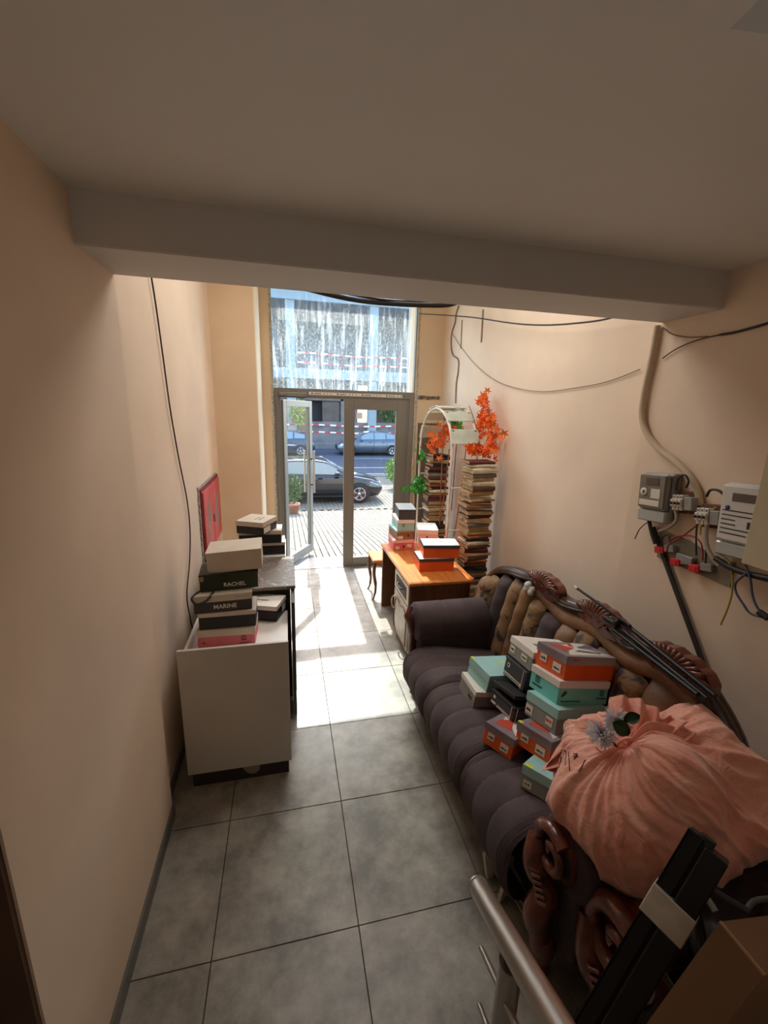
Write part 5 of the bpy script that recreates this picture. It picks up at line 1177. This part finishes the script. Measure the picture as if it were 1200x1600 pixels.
wires('short cut wire end below the older meter', [(1.920,1.865,1.594),(1.920,1.908,1.545),(1.920,1.931,1.479)], .003, wblk)
wires('black wire from the breaker to the middle terminal', [(1.900,1.568,1.705),(1.900,1.565,1.630),(1.900,1.541,1.516)], .004, wblk)
wires('second black wire beside it running to the right terminal', [(1.900,1.550,1.709),(1.900,1.510,1.615),(1.900,1.490,1.495)], .004, wblk)
wires('dark red wire loop across the board', [(1.900,1.699,1.537),(1.900,1.652,1.578),(1.900,1.579,1.600),(1.900,1.528,1.578),(1.900,1.505,1.503)], .0035, wred)
wires('black wire looping above the first breaker', [(1.900,1.714,1.801),(1.900,1.712,1.860),(1.900,1.682,1.883),(1.900,1.655,1.856),(1.900,1.662,1.823)], .005, wblk)
wires('dark wire looping above the second breaker', [(1.900,1.551,1.801),(1.900,1.539,1.834),(1.900,1.504,1.840),(1.900,1.477,1.828)], .006, wblk)
cn = [(1.880,1.214,1.386),(1.880,1.177,1.376)]
tag(mk('connector', MB().tube([cn[0], cn[1]], .014, 8), alu_d), 'black plug connector hanging at the right edge under the cabinet', 'connector')
bstr = [(1.935,1.841,1.571),(1.935,1.671,1.339),(1.935,1.428,1.008)]
tag(mk('cable_trunking', MB().tube([bstr[0], bstr[1], bstr[2]], .017, 4), mat('dark_trunking', (54, 46, 40), .6)), 'dark slanting strip running down the right wall behind the sofa', 'strip')
cb2 = empty('wall_cabinet', (1.95, 1.05, 1.6), 'beige metal electrical cabinet at the right edge of the wall', 'cabinet')
beig = mat('beige_metal', (206, 196, 166), .5, var=.02)
mk('cabinet_body', MB().box(1.79, 1.955, .85, 1.235, 1.60, 2.35, c=.004), beig, cb2)
mk('cabinet_door', MB().box(1.765, 1.79, .845, 1.245, 1.595, 2.355, c=.003), beig, cb2)

# ================================================================ STAIR RAIL
hr = empty('stair_railing', (.36, .47, 0), 'brushed steel stair handrail with slim bars at the bottom right', 'railing')
h0 = Vector((.387, .642, 1.135)); h1 = Vector((.329, .322, 1.367)); dv = (h1 - h0)
brs = mat('brushed_steel_rail', (196, 190, 184), .30, 1.0, bump=.08, bscale=30, stretch=(1, 1, 60))
pts = [h0, h0 + dv * .5, h1, h1 + dv * 1.2]
mk('handrail', MB().tube(pts, .0212, 28), brs, hr)
capp = MB().tube([h0 - dv.normalized() * .004, h0 + dv.normalized() * .004], .0225, 28); mk('end_cap', capp, brs, hr)
mk('post', MB().tube([(.361, .470, 0.0), (.361, .470, 1.215)], .0205, 24), brs, hr)
mk('post_bracket', MB().box(.352, .370, .462, .478, 1.20, 1.245), alu_d, hr)
mk('base_flange', MB().lathe([(0, 0), (.045, 0), (.045, .006), (.022, .010), (0, .010)], (.361, .470, .17), 20), brs, hr)
for b0 in ((.377, .590, 1.043), (.370, .563, .924), (.37, .55, .78)):
    b0 = Vector(b0); mk('rail_bar', MB().tube([b0, b0 + dv * 2.0], .0058, 12), brs, hr)
# the second post stands up the stairs, out of the frame
mk('post', MB().tube([(.27, -.04, .51), (.27, -.04, 1.6)], .0205, 16), brs, hr)

# ================================================================ BLACK PROFILES, CARTON AND CLUTTER AT THE RIGHT
A = Vector([(0.908,0.564,1.225)][0]); B = Vector([(0.664,0.522,0.825)][0]); ax_ = (B - A).normalized()
vw = (A - Vector((0, 0, 2.15))).normalized(); sx_ = ax_.cross(vw).normalized(); nz_ = sx_.cross(ax_).normalized()
blk = mat('black_matt_profile', (14, 13, 14), .45)
Tm = Matrix((sx_, ax_, nz_)).transposed().to_4x4(); Tm.translation = A
Lb = 1.25
pb = empty('black_profiles', tuple(B), 'pair of long black profiles bound with white tape, leaning at the lower right', 'profile')
mk('profile_bar', MB().box(-.042, -.012, 0, Lb, -.02, .02, T=Tm, c=.002).box(-.044, -.042, 0, Lb, -.022, -.016, T=Tm), blk, pb)
mk('profile_bar', MB().box(-.006, .038, .010, Lb, -.028, .028, T=Tm, c=.003), blk, pb)
mk('profile_web', MB().box(-.014, -.004, .004, Lb, -.010, .02, T=Tm), alu_d, pb)
ecap = MB().tube([Tm @ Vector((-.008, -.006, .0)), Tm @ Vector((-.008, .02, .0))], .016, 12); mk('end_plug', ecap, alu_d, pb)
tpw = mat('white_tape', (196, 188, 174), .6, var=.06, scale=20)
mk('tape_wrap', MB().box(-.047, .0405, .148, .215, -.0315, .0315, T=Tm, c=.002), tpw, pb)
# cardboard carton
P0 = Vector([(0.776,0.437,1.228)][0]); Pu = Vector([(0.683,0.454,0.953)][0]); Pv = Vector([(0.778,0.360,1.216)][0])
u_ = (Pu - P0).normalized(); v_ = (Pv - P0); v_ = (v_ - u_ * v_.dot(u_)); Lv = v_.length; v_.normalize(); w_ = -u_.cross(v_)
if w_.dot(P0 - Vector((0, 0, 2.15))) < 0: w_ = -w_
Tc = Matrix((u_, v_, w_)).transposed().to_4x4(); Tc.translation = P0
card = mat('brown_cardboard', (124, 92, 64), .8, var=.05, scale=5); card2 = mat('cardboard_edge', (176, 138, 100), .8)
cx = empty('cardboard_box', tuple(P0), 'long brown cardboard carton leaning in the bottom right corner', 'box')
mk('carton_body', MB().box(0, .62, 0, Lv, 0, .25, T=Tc), card, cx)
mk('carton_edge', MB().box(-.002, .002, 0, Lv, -.002, .003, T=Tc), card2, cx)
# black cloth heap and metal stand parts behind
random.seed(12)
def heap(c, r, seed):
    return MB().grid(lambda a, b: tuple(Vector(c) + (lambda d: Vector((d.x * r[0], d.y * r[1], d.z * r[2])) * (1 + .30 * mnoise.noise(d * 2.2 + Vector((seed, 0, 0))) + .10 * mnoise.noise(d * 6 + Vector((0, seed, 0)))))(Vector((math.sin(PI * a) * math.cos(2 * PI * b), math.sin(PI * a) * math.sin(2 * PI * b), math.cos(PI * a))))), 30, 40, cv=True)
tag(mk('black_sack', heap((1.38, .52, .66), (.34, .26, .20), 3), mat('black_plastic', (18, 17, 18), .4)), 'black plastic sack slumped on the armchair below the orange bag', 'bag')
st_ = empty('metal_stand', (1.2, .6, .5), 'dark folded metal stand with grey plastic clips behind the black profiles', 'stand')
s1 = [(1.068,0.665,0.928),(1.096,0.625,0.922),(1.138,0.591,0.909)]; s2 = [(1.133,0.592,0.908),(1.175,0.604,0.915),(1.253,0.612,0.889)]; s3 = [(0.827,0.552,0.888),(0.863,0.531,0.833)]; s4 = [(1.019,0.610,0.960),(1.018,0.587,0.953)]; s5 = [(1.079,0.705,0.888),(1.071,0.613,0.722),(0.986,0.547,0.589)]
mk('stand_tube', MB().tube(smooth_path(s1, 3), .010, 8), alu_d, st_); mk('stand_tube', MB().tube(smooth_path(s2, 4), .007, 8), mat('dull_grey_plastic', (78, 78, 78), .5), st_)
mk('clip', MB().tube(s3, .008, 8), mat('dull_grey_plastic', (78, 78, 78), .5), st_); mk('clip', MB().tube(s4, .008, 8), mat('dull_light_plastic', (120, 118, 116), .5), st_)
mk('stand_tube', MB().tube(smooth_path(s5, 3), .012, 8), blk, st_)
# white board offcuts under the sofa edge
ow = mat('offcut_white', (206, 200, 188), .7, var=.04, scale=10)
o1 = MB().box(-.03, .03, -.008, .008, 0, .22, T=Matrix.Translation((.905, 1.30, 0)) @ Euler((.05, .22, .5)).to_matrix().to_4x4())
tag(mk('board_offcut', o1, ow), 'white board offcut leaning under the sofa front edge', 'offcut', 'white offcuts under the sofa edge')
o2 = MB().box(-.025, .025, -.008, .008, 0, .20, T=Matrix.Translation((.900, 1.40, 0)) @ Euler((.05, -.25, .3)).to_matrix().to_4x4())
tag(mk('board_offcut', o2, ow), 'slanted white board offcut crossing behind the straight one under the sofa', 'offcut', 'white offcuts under the sofa edge')
tag(mk('crumpled_plastic', heap((.91, 1.47, .10), (.022, .03, .03), 5), glass_mat('clear_plastic', (.85, .85, .85), 1.5)), 'small crumpled clear plastic above the white offcuts', 'wrapper')
